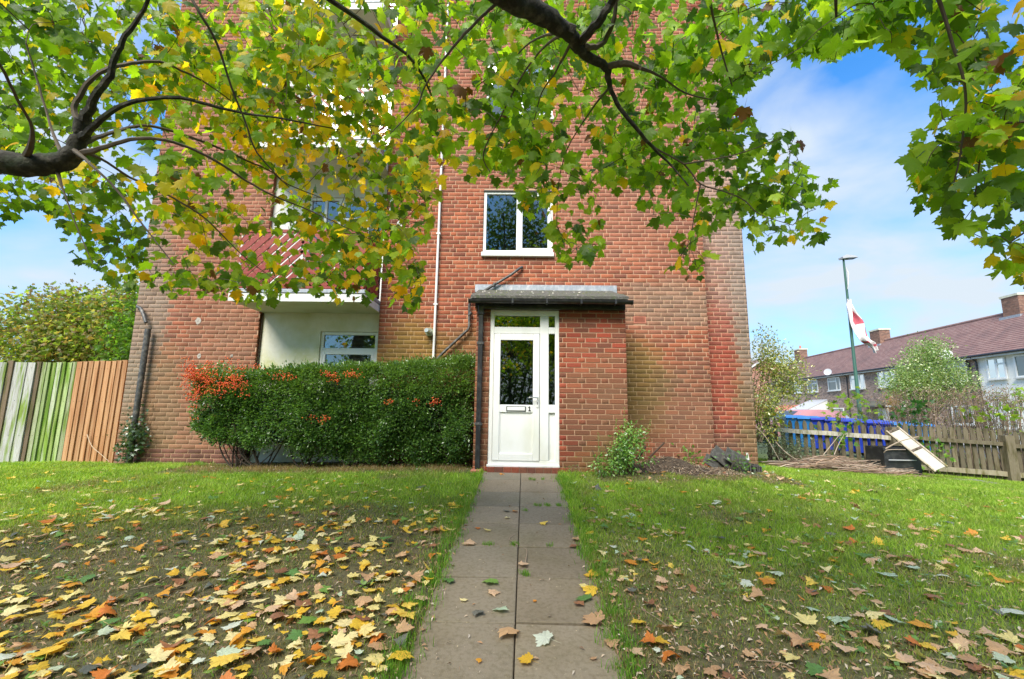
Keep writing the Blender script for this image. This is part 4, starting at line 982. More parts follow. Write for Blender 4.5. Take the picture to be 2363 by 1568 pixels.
# long shoots poking out of the top
sh = MB(); SP = []
for _ in range(130):
    x = rng.uniform(-4.9, -.8); y = rng.uniform(6.8, 7.4); z0 = 1.25; h = rng.uniform(.15, .42); a = np.array([x, y, z0]); b = a+np.array([rng.normal(0, .08), rng.normal(0, .05), h])
    sh.tube([a, (a+b)/2+rng.normal(0, .012, 3), b], [.003, .002, .001], 4, (.12,.10,.04), caps=False)
    for k in range(9): SP.append(a+(b-a)*(.3+.7*k/9))
SP = np.array(SP); v3, f3, c3 = scatter([small], SP, frames(rng.normal(0, 1, SP.shape), rng.normal(0, 1, SP.shape)+np.array([0,0,.5])), rng.uniform(.018, .03, len(SP)), np.tile((.09,.17,.03), (len(SP), 1)))
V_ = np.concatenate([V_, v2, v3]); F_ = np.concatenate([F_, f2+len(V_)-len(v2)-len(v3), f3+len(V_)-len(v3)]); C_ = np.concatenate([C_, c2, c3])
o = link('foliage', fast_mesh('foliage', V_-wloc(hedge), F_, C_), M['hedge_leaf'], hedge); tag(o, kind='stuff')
for bx in (-4.35, -3.95, -3.3, -2.5, -1.75, -1.1):
    for k in range(11):
        a = np.array([bx+rng.normal(0, .05), 7.0+rng.normal(0, .05), -.08]); b = a+np.array([rng.normal(0, .42), rng.uniform(-.25, .25), rng.uniform(.5, 1.2)]); mid = (a+b)/2+np.array([rng.normal(0, .08), 0, -.12])
        sh.tube(spline([a, mid, b], 3), list(np.linspace(rng.uniform(.009, .02), .004, 7)), 5, (.055,.042,.03), caps=False)
o = sh.build('stems', M['stick'], hedge); tag(o, kind='stuff')
def ico(r):
    t = (1+5**.5)/2; v = np.array([(-1,t,0),(1,t,0),(-1,-t,0),(1,-t,0),(0,-1,t),(0,1,t),(0,-1,-t),(0,1,-t),(t,0,-1),(t,0,1),(-t,0,-1),(-t,0,1)], float); v /= np.linalg.norm(v[0])
    return v*r, np.array([(0,11,5),(0,5,1),(0,1,7),(0,7,10),(0,10,11),(1,5,9),(5,11,4),(11,10,2),(10,7,6),(7,1,8),(3,9,4),(3,4,2),(3,2,6),(3,6,8),(3,8,9),(4,9,5),(2,4,11),(6,2,10),(8,6,7),(9,8,1)])
iv, if_ = ico(1)
bc = []
spots_ = [(P(430+rng.random()**1.3*135, 866+rng.normal(10, 20), 6.64), .06) for _ in range(52)]+[(P(452+rng.normal(0, 8), 900+rng.random()*70, 6.74), .03) for _ in range(6)]
spots_ += [(P(x, y, 6.62), .05) for x, y in ((655,872),(662,866),(640,868),(678,868),(752,862),(764,866),(770,878),(806,868),(808,862),(822,866),(900,928),(1000,990-60),(716,966),(748,970),(960,988-60),(470,870),(560,850),(590,846),(1002,926))]
for c, r in spots_:
    for k in range(rng.integers(12, 30)): bc.append(c+rng.normal(0, 1, 3)*np.array([r, .03, r*.6]))
bc = np.array(bc); nb = len(bc)
bcol = np.array([(.72,.10,.02),(.74,.16,.02),(.55,.05,.015)])[rng.integers(0, 3, nb)]
V_, F_, C_ = scatter([(iv, if_)], bc, np.tile(np.eye(3), (nb, 1, 1)), rng.uniform(.0065, .011, nb), bcol)
o = link('berries', fast_mesh('berries', V_-wloc(hedge), F_, C_, True), M['berry'], hedge); tag(o, kind='stuff')

# generic bush made of twigs and leaves
def bush(name, label, cat, base, blobs, nleaf, size, cols, stems=14, group=None, tmpl=None, mat='hedge_leaf', stemcol=(.09,.07,.045), clump=9, stem_r=.012, gap=.0, droop=0):
    t = thing(name, label, cat, tuple(base), group=group); base = np.array(base, float)
    B = np.array(blobs, float); vol = (B[:, 3]*B[:, 4]*B[:, 5]); vol = vol/vol.sum(); nc = max(1, nleaf//clump)
    bi = rng.choice(len(B), nc, p=vol); d = rng.normal(0, 1, (nc, 3)); d /= np.linalg.norm(d, axis=1, keepdims=True); rad = rng.random((nc, 1))**.42
    cen = B[bi, :3]+d*rad*B[bi, 3:6]
    cen = cen[cen[:, 2] > base[2]+.02]; nc = len(cen)
    s = MB()
    for k in range(stems):
        a = base+np.array([rng.normal(0, .06), rng.normal(0, .06), 0]); c = cen[rng.integers(0, nc)]; q = spline([a, (a+c)/2+np.array([rng.normal(0, .06), rng.normal(0, .06), .1]), c], 4)
        s.tube(q, list(np.linspace(stem_r*rng.uniform(.6, 1.2), stem_r*.2, len(q))), 5, stemcol, caps=False)
        for j in range(5):
            a2 = q[rng.integers(3, len(q))]; dd = np.linalg.norm(cen-a2, axis=1); c2 = cen[np.argsort(dd)[rng.integers(0, min(12, nc))]]
            s.tube([a2, (a2+c2)/2+rng.normal(0, .02, 3), c2], [stem_r*.3, stem_r*.22, stem_r*.1], 4, stemcol, caps=False)
    o = s.build('stems', M['stick'], t); tag(o, kind='stuff')
    cc = np.repeat(cen, clump, 0); m = len(cc); off = rng.normal(0, size*1.5, (m, 3))
    tip = off/size*.6+rng.normal(0, .6, (m, 3))+np.array([0, 0, -droop]); nr = rng.normal(0, .6, (m, 3))+np.array([0, -.3, .7])
    cols = np.array(cols, float); cl = np.repeat(rng.integers(0, len(cols), nc), clump); mixc = np.where(rng.random(m) < .7, cl, rng.integers(0, len(cols), m))
    V_, F_, C_ = scatter(tmpl or [small], cc+off, frames(tip, nr), rng.uniform(.7, 1.3, m)*size, cols[mixc]*rng.uniform(.75, 1.25, (m, 1)))
    o = link('foliage', fast_mesh('foliage', V_-base, F_, C_), M[mat], t); tag(o, kind='stuff')
    return t
GRN = [(.08,.17,.02),(.11,.21,.03),(.06,.13,.02),(.16,.22,.04)]
bush('tree', 'bushy tree with green and russet leaves behind the left board fence', 'tree', (-9.2, 10.6, -.3),
     [(-9.5,10.6,2.6,1.7,1,1.0),(-8.2,10.8,2.9,1.4,1,.9),(-10.8,10.8,2.3,1.5,1,1.1),(-9.3,10.6,3.3,1.2,.9,.6),(-12.0,10.8,2.4,1.6,1,1.3),(-11.0,10.6,3.2,.8,.6,.5)], 26000, .085, [(.20,.28,.05),(.26,.31,.08),(.13,.20,.04),(.30,.27,.10),(.26,.18,.08)], 26, tmpl=[TL[0], TL[1], small], stem_r=.035, mat='leaf', clump=7)
bush('tree', 'light green tree between the board fence and the left corner of the flats', 'tree', (-8.0, 9.6, -.3),
     [(-8.3,9.6,2.7,.7,.6,.8),(-7.9,9.7,3.1,.5,.5,.5),(-8.6,9.7,2.2,.7,.5,.6)], 3200, .08, [(.12,.24,.03),(.16,.28,.04),(.09,.17,.03)], 9, tmpl=[TL[2], small], stem_r=.03, mat='leaf', clump=7)
bush('shrub', 'tall sparse shrub with yellowing leaves at the right corner of the flats', 'shrub', tuple(P(1752, 1020, 8.3)),
     [(*P(1790,850,8.3),.42,.3,.42),(*P(1830,900,8.3),.3,.25,.22),(*P(1775,930,8.2),.32,.3,.3),(*P(1765,800,8.4),.2,.2,.35),(*P(1840,860,8.4),.25,.2,.14),(*P(1760,980,8.2),.22,.2,.3)], 5200, .05, [(.30,.33,.07),(.34,.30,.06),(.20,.26,.06),(.38,.38,.14),(.14,.2,.05)], 16, stem_r=.013, stemcol=(.16,.13,.09), clump=5)
bush('low_shrub', 'low dark leafy shrub against the picket rail beside the brick corner', 'shrub', tuple(P(1815, 1058, 8.4)),
     [(*P(1800,1025,8.35),.45,.22,.28),(*P(1850,1035,8.4),.3,.2,.2)], 1500, .03, [(.05,.09,.03),(.08,.12,.04),(.12,.15,.07)], 10, stem_r=.008)
bush('weed_plant', 'leafy green weed clump growing beside the porch brickwork', 'plant', tuple(P(1437, 1085, 6.45)),
     [(*P(1440,1045,6.45),.14,.12,.16),(*P(1460,1010,6.5),.13,.1,.14),(*P(1425,1070,6.4),.10,.1,.07),(*P(1395,1078,6.35),.13,.12,.06),(*P(1478,1060,6.5),.06,.06,.1)], 1900, .045, [(.12,.26,.04),(.18,.34,.05),(.08,.18,.03),(.26,.4,.09)], 12, stem_r=.006, clump=5, droop=.3)
for i, (x0_, y0_, x1_, y1_) in enumerate(((1420,1075,1422,965),(1485,1060,1502,968),(1455,1060,1440,940),(1470,1050,1478,985),(1382,1080,1380,1000))):
    s = MB(); a = P(x0_, y0_, 6.45); b = P(x1_, y1_, 6.5)
    st = thing('tall_weed', ['thin weed spire rising straight from the clump by the porch wall', 'feathery weed spire leaning right beside the porch corner', 'tallest pale weed spire against the porch brick corner', 'short weed spire in the middle of the weed clump', 'lone thin weed spire at the left of the weed clump'][i], 'weed', tuple(a))
    q = spline([a, (a+b)/2+rng.normal(0, .02, 3), b], 4); s.tube(q, list(np.linspace(.004, .0012, len(q))), 5, (.13,.18,.05)); s.build('stem', M['stick'], st)
    k = 46; t_ = rng.uniform(.35, 1, k); c = a+(b-a)*t_[:, None]+rng.normal(0, .02, (k, 3))*(1.3-t_)[:, None]
    V_, F_, C_ = scatter([small], c, frames(rng.normal(0, 1, (k, 3)), rng.normal(0, 1, (k, 3))+np.array([0,0,.6])), rng.uniform(.012, .028, k), np.array([(.22,.3,.06),(.15,.25,.04)])[rng.integers(0, 2, k)])
    tag(link('foliage', fast_mesh('foliage', V_-a, F_, C_), M['hedge_leaf'], st), kind='stuff')
bush('dock_plant', 'small broad leaved green weed at the wall between the heap and the slates', 'weed', tuple(P(1601, 1072, 7.3)), [(*P(1598,1063,7.3),.10,.08,.05)], 90, .075, [(.1,.22,.03),(.14,.27,.04)], 4, stem_r=.004, clump=5)
bush('dock_plant', 'green weed tuft growing in front of the stacked slates', 'weed', tuple(P(1705, 1085, 7.0)), [(*P(1708,1072,7.0),.10,.06,.06)], 90, .06, [(.08,.18,.03),(.12,.22,.04)], 4, stem_r=.004, clump=5)
bush('dock_plant', 'low green weed mat where the paved path meets the porch on the right', 'weed', tuple(P(1320, 1092, 6.4)), [(*P(1325,1090,6.4),.09,.07,.03)], 110, .03, [(.12,.22,.04),(.16,.27,.06)], 3, stem_r=.003, clump=5)
bush('ivy', 'dark ivy climbing the foot of the left black downpipe', 'ivy', tuple(P(295, 1068, 7.45)), [(*P(296,1045,7.46),.14,.05,.2),(*P(307,1000,7.48),.12,.05,.2),(*P(316,960,7.5),.08,.04,.13),(*P(318,1010,7.48),.1,.05,.15)], 420, .05, [(.03,.07,.025),(.05,.10,.035),(.10,.15,.08)], 8, tmpl=[TL[0], TL[3]], stem_r=.004, clump=4)

# ------------------------------------------------------------------ left board fence
fence = thing('board_fence', 'tall board fence, old mossy grey boards beside newer orange ones', 'fence', (-8.2, 7.8, -.15))
YF = 7.78
old = [(-190,-150),(-150,-110),(-110,-66),(-66,-30),(-30,-8),(-8,22),(22,36.5),(36.5,65.5),(65.5,87.5),(87.5,99.5),(99.5,112),(112,122.5),(122.5,133.5),(133.5,146),(146,156.5),(156.5,168),(168,181)]
new = [(181,194),(194,206),(206,219.5),(219.5,232.5),(232.5,245.5),(245.5,259.5),(259.5,272),(272,284),(284,297),(297,309.5)]
rb = random.Random(4)
def board(x0, x1, z0, z1, y, colr, mat, tilt=0):
    s = MB(); th = .012
    a, b = x0-.012, x1+.004
    # feather-edged: thick on the left edge, thin on the right, lapping the next
    s.add([(a,y-.002,z0),(b,y-.026,z0),(b,y+.006,z0),(a,y+.006,z0),(a+tilt,y-.002,z1),(b+tilt,y-.026,z1+rb.uniform(-.004,.004)),(b+tilt,y+.006,z1),(a+tilt,y+.006,z1)],
          [(0,3,2,1),(4,5,6,7),(0,1,5,4),(1,2,6,5),(2,3,7,6),(3,0,4,7)], colr)
    sh = np.array([a+rb.uniform(-3, 3), rb.uniform(-2, 2), rb.uniform(-6, 6)]); s.v = [tuple(np.array(p)-sh) for p in s.v]
    o = s.build('board', mat, fence, local=True); o.location = sh-wloc(fence)
    for zz_ in (.32, .92, 1.5):   # nails
        if zz_ < z1-.05: n_ = MB(); n_.tube([((a+b)/2+.02, y-.02, zz_), ((a+b)/2+.02, y-.012, zz_)], .005, 6); n_.build('nail', M['black'], o)
    return o

for i, (a, b) in enumerate(old):
    xa, xb = P(a, 838, YF)[0], P(b, 838, YF)[0]; v = rb.uniform(.75, 1.15)
    c = rb.choice([(.30,.33,.19),(.28,.27,.22),(.42,.42,.38),(.30,.36,.12),(.33,.36,.24)]) if i not in (6, 9) else (.17,.12,.07)
    if 7 <= i <= 8: c = (.46,.46,.42)
    if 11 <= i <= 15: c = rb.choice([(.30,.40,.10),(.35,.44,.18),(.38,.42,.28)])
    zt0 = P((a+b)/2, 836 if i != 6 else 832, YF)[2]+rb.uniform(-.012, .012)
    board(xa, xb, -.22, zt0, YF-rb.uniform(0, .012), tuple(np.array(c)*v), M['wood_old'], rb.uniform(-.012, .012))
for i, (a, b) in enumerate(new):
    xa, xb = P(a, 836, YF)[0], P(b, 836, YF)[0]; v = rb.uniform(.85, 1.12)
    board(xa, xb, -.22, P((a+b)/2, 836-5*i/10, YF)[2]+rb.uniform(-.006, .006), YF-.012-rb.uniform(0, .006), tuple(np.array((.47,.265,.125))*v), M['wood_new'], .004)
xa, xb = P(-190, 838, YF)[0], XL-.02
for z in (.25, .85, 1.45):
    s = MB(); s.box(xa, xb, YF+.02, YF+.06, z, z+.08, (.3,.24,.15)); s.build('rail', M['wood_old'], fence)
for x in (xa, xa+1.8, xa+3.6):
    if x < xb: s = MB(); s.box(x, x+.09, YF+.062, YF+.15, -.3, 1.6, (.3,.25,.17)); s.build('post', M['wood_old'], fence)
s = MB(); q = spline([P(325*.1884*1.0+140, 985, 7.7)]*1+[P(205, 1000, 7.66), P(228, 1040, 7.62), P(252, 1064, 7.55)], 3)
q = spline([P(201, 1003, 7.70), P(212, 1030, 7.66), P(232, 1048, 7.62), P(252, 1066, 7.55)], 4)
s.tube(q, list(np.linspace(.008, .003, len(q))), 5, (.5,.38,.25)); o = s.build('dead_stick', M['stick']); tag(o, 'pale crooked dead stick leaning against the orange fence boards', 'stick')

# ------------------------------------------------------------------ right picket fences
def pickets(label, A, B, zoff, h, colr, n, post_at, rails, top='point', group=None, light_rail=False, w_=.078, th=.018):
    A = np.array(A, float); B = np.array(B, float); t = thing('picket_fence', label, 'fence', (A[0], A[1], float(ground_z(A[0], A[1]))), group=group)
    d = (B-A); Ln = np.linalg.norm(d); d = d/Ln; nrm = np.array([d[1], -d[0]])
    def W(u, v, z): p = A+d*u+nrm*v; return (p[0], p[1], z)
    g = lambda u: float(ground_z(*(A+d*u)))+zoff
    for k in range(n):
        u = (k+.5)*Ln/n; z0 = g(u)+.03; hh = h+rb.uniform(-.02, .02); lean = rb.uniform(-.012, .012); ww = w_/2
        out_ = [(-ww, 0), (ww, 0), (ww, hh-.07), (ww*.62, hh-.025), (0, hh), (-ww*.62, hh-.025), (-ww, hh-.07)]
        s = MB(); v = []
        for yy in (-th/2-.02, th/2-.02): v += [W(u+x+lean*z/h, yy, z0+z) for x, z in out_]
        m = len(out_); f = [tuple(range(m)), tuple(range(2*m-1, m-1, -1))]+[(j, (j+1) % m, m+(j+1) % m, m+j) for j in range(m)]
        s.add(v, f, tuple(np.array(colr)*rb.uniform(.7, 1.2))); s.build('picket', M['picket'], t)
    for (zr, hr, cr) in rails:
        s = MB(); segs = 8
        for j in range(segs):
            ua, ub = Ln*j/segs-(.0 if j else .0), Ln*(j+1)/segs
            za, zb2 = g(ua)+zr+.004*math.sin(j*2.1), g(ub)+zr+.004*math.sin((j+1)*2.1)
            s.add([W(ua,.01,za),W(ub,.01,zb2),W(ub,.055,zb2),W(ua,.055,za),W(ua,.01,za+hr),W(ub,.01,zb2+hr),W(ub,.055,zb2+hr),W(ua,.055,za+hr)], [(0,1,2,3),(4,7,6,5),(0,4,5,1),(3,2,6,7)]+([(0,3,7,4)] if j == 0 else [])+([(1,5,6,2)] if j == segs-1 else []), cr)
        s.build('rail', M['picket'], t)
    for u, pw, ph in post_at:
        s = MB(); z = g(u); v = [W(u-pw/2,-.03,z-.2),W(u+pw/2,-.03,z-.2),W(u+pw/2,pw-.03,z-.2),W(u-pw/2,pw-.03,z-.2),W(u-pw/2,-.03,z+ph),W(u+pw/2,-.03,z+ph),W(u+pw/2,pw-.03,z+ph),W(u-pw/2,pw-.03,z+ph)]
        s.add(v, [(0,3,2,1),(4,5,6,7),(0,1,5,4),(1,2,6,5),(2,3,7,6),(3,0,4,7)], tuple(np.array(colr)*1.15)); s.build('post', M['picket'], t)
    return t
WC = (.15,.125,.08)
pA = P(1770, 1050, 9.3); pB = P(2062, 1050, 9.1); pC = P(2092, 1060, 9.0); pD = P(2331, 1100, 8.75); pE = P(2520, 1130, 8.4)
pickets('weathered picket fence with one pale rail standing before the row of blue bins', (pA[0], pA[1]), (pB[0], pB[1]), 0, .86, WC, 17, [(np.linalg.norm(pB[:2]-pA[:2])+.02, .15, .88)], [(.62,.085,(.50,.47,.40)), (.12,.08,WC)])
f2 = pickets('mossy picket fence with broad square posts below the twiggy brown hedge', (pC[0], pC[1]), (pD[0], pD[1]), 0, .93, WC, 15, [(np.linalg.norm(pD[:2]-pC[:2]), .15, .86)], [(.66,.07,WC), (.10,.09,(.30,.26,.18))])
pickets('end stretch of mossy picket fence running out of the right edge', (pD[0]+.12, pD[1]-.02), (pE[0], pE[1]), 0, .93, WC, 8, [], [(.64,.07,WC), (.10,.09,(.30,.26,.18))])

for k_, (bx_, by_, hh_, lb_) in enumerate(((-7.5,-13,15.0,'broad tree across the lawn behind the viewer, to the left'), (-.5,-15,16.5,'tall broad tree straight behind the viewer, mirrored in the door glass'), (6.5,-13.5,15.2,'broad tree across the lawn behind the viewer, to the right'), (12.5,-15,15.4,'broad tree farthest right behind the viewer'))):
    bush('tree', lb_, 'tree', (bx_, by_, -1.2), [(bx_,by_,hh_*.62,3.6,2,hh_*.42),(bx_-2,by_,hh_*.35,2.2,1.8,hh_*.4),(bx_+2.2,by_,hh_*.4,2.4,1.8,hh_*.45),(bx_,by_,.4,3.6,1.5,1.4),(bx_,by_,2.5,3.9,1.5,2.5)], 17000, .30, [(.06,.12,.02),(.09,.17,.03),(.05,.09,.02)], 10, stem_r=.12, mat='leaf', clump=8)
# wheelie bins
def make_bin(mat, label):
    t = thing('wheelie_bin', label, 'bin')
    s = MB(); z0, z1 = .10, .96
    lo = [(-.22,-.24),(.22,-.24),(.22,.2),(-.22,.2)]; hi = [(-.285,-.34),(.285,-.34),(.285,.32),(-.285,.32)]
    v = [(x, y, z0) for x, y in lo]+[(x, y, z1) for x, y in hi]; s.add(v, [(0,3,2,1),(0,1,5,4),(1,2,6,5),(2,3,7,6),(3,0,4,7),(4,5,6,7)])
    s.box(-.295, .295, -.36, .33, z1-.05, z1-.001, bev=.01); s.build('body', mat, t, local=True)
    s = MB(); s.prism([(-.40,z1+.005),(-.36,z1+.05),(-.1,z1+.085),(.25,z1+.095),(.33,z1+.06),(.33,z1+.002)], 0, -.30, .30); s.build('lid', mat, t, local=True)
    s = MB(); s.tube([(-.22,.37,z1+.02),(.22,.37,z1+.02)], .016, 8); s.build('handle', mat, t, local=True)
    for x in (-.235, .235): s = MB(); s.tube([(x-.03, .24, .10), (x+.03, .24, .10)], .10, 14); s.build('wheel', M['black'], t, local=True)
    return t
bl = ['light blue wheelie bin at the left end of the row, nearest the flats', 'second light blue wheelie bin from the left in the row', 'third wheelie bin from the left, first of the dark blue ones', 'dark blue wheelie bin fourth from the left in the row', 'dark blue wheelie bin fifth from the left, behind leafy stems', 'dark blue wheelie bin sixth from the left in the row', 'dark blue wheelie bin seventh from the left in the row', 'last dark blue wheelie bin before the two light blue ones', 'light blue wheelie bin next to the right end of the row', 'light blue wheelie bin at the right end behind the square post']
protoD = make_bin(M['bin_dark'], bl[2]); protoL = make_bin(M['bin_light'], bl[0])
usedD = usedL = False
for i in range(10):
    dark = 2 <= i <= 7; Y_ = 14.6-.22*i; px_ = np.interp(i, [0, 9], [1832, 2108]); c = P(px_, 980, Y_)
    src = protoD if dark else protoL
    if dark and not usedD: o = src; usedD = True
    elif not dark and not usedL: o = src; usedL = True
    else: o = copy_tree(src)
    o.location = (c[0], c[1], P(px_, np.interp(i, [0, 9], [958, 975]), Y_)[2]-1.06); o.rotation_euler = (0, 0, R_(-20+rb.uniform(-6, 6))+math.pi*(i % 3 == 1)*0); o['label'] = bl[i]; o['group'] = 'blue wheelie bins behind the picket fence'

# twiggy brown hedge, saplings and shrubs behind the pickets
def twig_hedge(label, x0, x1, y0, y1, ztop, n, seed):
    r = np.random.default_rng(seed); t = thing('twiggy_hedge', label, 'hedge', ((x0+x1)/2, (y0+y1)/2, -.25)); s = MB()
    LP_ = []
    for k in range(n):
        x = r.uniform(x0, x1); y = r.uniform(y0, y1)-.0; g = float(ground_z(x, y)); h = ztop-g-r.uniform(0, .22)
        a = np.array([x, y, g]); b = a+np.array([r.normal(0, .28), r.normal(0, .12), h]); q = spline([a, (a+b)/2+r.normal(0, .06, 3), b], 3)
        c = [(.12,.09,.065), (.18,.13,.09), (.08,.065,.05), (.24,.17,.125)][r.integers(0, 4)]
        s.tube(q, list(np.linspace(.011, .003, len(q))), 4, c, caps=False)
        for j in range(6):
            p = q[r.integers(3, len(q))]; e = p+np.array([r.normal(0, .13), r.normal(0, .06), r.uniform(.03, .2)]); s.tube([p, e], [.004, .0018], 3, c, caps=False); LP_.append(e); LP_.append((p+e)/2)
        for j in range(3): LP_.append(q[r.integers(1, len(q))]+r.normal(0, .03, 3))
    o = s.build('stems', M['stick'], t); tag(o, kind='stuff'); LP_ = np.array(LP_); LP_ = LP_[r.random(len(LP_)) < .85]; LP_ = np.repeat(LP_, 2, 0)+r.normal(0, .03, (len(LP_)*2, 3)); m = len(LP_)
    cl = np.array([(.26,.15,.10),(.24,.30,.07),(.18,.28,.05),(.32,.23,.14),(.22,.14,.09),(.32,.34,.09)])
    zrel = (LP_[:, 2]+.25)/(ztop+.25); ci = np.where(zrel < .55, r.choice([1, 2, 5], m), r.choice([0, 3, 4, 1, 0], m))
    V_, F_, C_ = scatter([small], LP_, frames(r.normal(0, 1, (m, 3)), r.normal(0, 1, (m, 3))+np.array([0,0,.5])), r.uniform(.022, .045, m), cl[ci])
    tag(link('foliage', fast_mesh('foliage', V_-wloc(t), F_, C_), M['hedge_leaf'], t), kind='stuff'); return t
zt3 = P(2200, 905, 9.6)[2]
twig_hedge('bare twiggy brown hedge with few leaves behind the mossy picket fence', pC[0]+.25, pE[0]+.4, 9.2, 9.9, zt3, 190, 3)
def sap(label, x, y, Y, w_, h_, n, cols, sz=.11, cat='sapling'):
    c = P(x, y, Y); g = float(ground_z(c[0], c[1]))
    return bush('maple_sapling', label, cat, (c[0]-.03, c[1], g), [(c[0], c[1], c[2], w_, w_*.7, h_)], n, sz, cols, 4, tmpl=[TL[0], TL[1], TL[2]], stem_r=.009, mat='leaf', clump=4)
YG = [(.20,.32,.04),(.28,.38,.05),(.14,.24,.03)]
sap('yellow green maple sapling in front of the foot of the lamp post', 1990, 935, 9.6, .17, .22, 46, YG, .10)
sap('low yellow green sapling left of the lamp post, over the bins', 1935, 950, 9.4, .2, .12, 36, YG, .09)
sap('dark green ivy leaved sapling at the left end of the twiggy hedge', 2108, 952, 9.3, .17, .28, 90, [(.05,.14,.04),(.09,.2,.05)], .08)
sap('bright green sapling by the square post at the far right', 2290, 968, 9.1, .2, .12, 44, YG, .10)
sap('pale green leafy sapling at the right edge above the hedge', 2348, 925, 9.5, .18, .3, 70, [(.2,.33,.06),(.3,.42,.1)], .09)
sap('small green sapling growing through the pale fence rail', 1930, 1000, 9.15, .13, .22, 34, [(.1,.22,.03),(.2,.33,.05)], .09)
sap('yellow maple sapling between the brick corner and the first bins', 1782, 968, 8.9, .16, .08, 26, [(.55,.42,.02),(.4,.42,.04)], .10)
sap('leafy green sapling between the leaning board and the pickets', 2145, 1040, 8.85, .13, .16, 60, [(.12,.28,.04),(.2,.36,.05)], .07)
bush('small_tree', 'small round pale green tree before the brick terrace', 'tree', tuple(P(2140, 985, 19)), [(*P(2140,865,19),1.35,1.0,1.0),(*P(2145,810,19),.8,.7,.55),(*P(2085,890,19),.85,.8,.5),(*P(2205,885,19),.75,.7,.6),(*P(2150,915,19),1.2,.8,.4)], 15000, .09, [(.20,.31,.09),(.26,.36,.11),(.15,.25,.06),(.32,.36,.15)], 16, stem_r=.04, clump=8)
bush('shrub', 'orange brown shrub beside the white front door of the terrace', 'shrub', tuple(P(2067, 958, 24)), [(*P(2067,928,24),.45,.4,.55)], 900, .07, [(.36,.2,.05),(.30,.24,.05),(.42,.22,.05)], 8, stem_r=.02)

# pale garden fence across the road
pickets('pale grey garden picket fence in front of the brick terrace', (P(1985, 975, 22)[0], 22), (P(2120, 975, 20.5)[0], 20.5), .12, .9, (.45,.44,.42), 24, [], [(.62,.06,(.45,.44,.42)), (.2,.06,(.45,.44,.42))], w_=.07)

# ------------------------------------------------------------------ heaps and boards
def g3(x, y, Y): c = P(x, y, Y); return np.array([c[0], c[1], float(ground_z(c[0], c[1]))])
bp_ = g3(1920, 1055, 8.3)
t = thing('brushwood_heap', 'long heap of cut bare branches lying along the picket fence', 'heap', tuple(bp_))
s = MB(); rs = np.random.default_rng(5)
for k in range(330):
    u = rs.random(); cx_ = np.interp(u, [0, 1], [P(1800,1050,8.5)[0], P(2085,1060,8.3)[0]]); h = .22*math.exp(-((u-.42)/.34)**2); cy_ = 8.35+rs.normal(0, .2)
    z = float(ground_z(cx_, cy_))+rs.uniform(.01, 1)*h; ln = rs.uniform(.3, 1.1); th = rs.normal(0, .22)
    a = np.array([cx_-ln/2, cy_-.2*ln*math.sin(th), z+rs.normal(0, .02)]); b = np.array([cx_+ln/2, cy_+.3*ln*math.sin(th), z+rs.normal(0, .05)]); b[2] = max(b[2], float(ground_z(b[0], b[1]))+.01); a[2] = max(a[2], float(ground_z(a[0], a[1]))+.01)
    c = [(.36,.27,.2),(.26,.18,.12),(.45,.36,.28),(.2,.13,.09),(.32,.2,.13)][rs.integers(0, 5)]
    s.tube(spline([a, (a+b)/2+rs.normal(0, .03, 3), b], 2), list(np.linspace(rs.uniform(.005, .013), .003, 5)), 4, c, caps=False)
tag(s.build('sticks', M['stick'], t), kind='stuff')
for (p0, p1, r) in (((2040,1038,8.5),(2120,1008,8.2),.016), ((1900,1050,8.4),(1940,1000,8.5),.008), ((1925,1050,8.4),(1947,1005,8.6),.008), ((1790,1020,8.2),(1840,1062,8.0),.009), ((1745,985,8.0),(1800,1065,7.8),.007), ((2040,1045,8.3),(2090,1038,8.1),.01)):
    a, b = P(*p0), P(*p1); s = MB(); q = spline([a, (a+b)/2+rs.normal(0, .03, 3), b], 4); s.tube(q, list(np.linspace(r, r*.4, len(q))), 6, (.38,.3,.23)); s.build('long_branch', M['stick'], t)
# dry twig and straw heap by the wall
hb = g3(1550, 1075, 7.0)
t = thing('dry_litter_heap', 'low heap of dry brown twigs and straw beside the weeds at the wall', 'heap', tuple(hb))
s = MB(); X0, X1 = P(1480,1075,7)[0], P(1690,1075,7)[0]
m = 2600; u = rs.random(m); xx = X0+(X1-X0)*u; yy = rs.uniform(6.55, 7.5, m); hh = .20*np.exp(-((u-.32)/.33)**2)*np.exp(-((yy-7.15)/.38)**2)+.01
zz_ = ground_z(xx, yy)+hh*rs.random(m)**.3; an = rs.uniform(0, 6.28, m); ln = rs.uniform(.02, .09, m); wd = rs.uniform(.0015, .005, m); dz = rs.normal(0, .25, m)*ln
d_ = np.stack([np.cos(an)*ln, np.sin(an)*ln, dz], 1); s_ = np.stack([-np.sin(an)*wd, np.cos(an)*wd, wd*0], 1); c_ = np.stack([xx, yy, zz_], 1)
V_ = np.stack([c_-d_/2-s_, c_-d_/2+s_, c_+d_/2+s_, c_+d_/2-s_], 1).reshape(-1, 3); F_ = np.arange(m*4).reshape(m, 4)
tag(link('straw', fast_mesh('straw', V_-hb, F_, np.array([(.36,.26,.17),(.24,.16,.1),(.45,.36,.26),(.17,.11,.07),(.3,.24,.14)])[rs.integers(0, 5, m)]), M['litter'], t), kind='stuff')
s = MB(); gx = np.linspace(X0-.1, X1+.1, 26); gy = np.linspace(6.5, 7.53, 14)
GX2, GY2 = np.meshgrid(gx, gy); U2 = (GX2-X0)/(X1-X0); HH = .19*np.exp(-((U2-.32)/.33)**2)*np.exp(-((GY2-7.15)/.38)**2)*(.7+.6*vnoise(GX2, GY2, 8)); GZ2 = ground_z(GX2, GY2)+HH-.012
ii = np.arange(26*14).reshape(14, 26); F2 = np.stack([ii[:-1,:-1], ii[:-1,1:], ii[1:,1:], ii[1:,:-1]], -1).reshape(-1, 4)
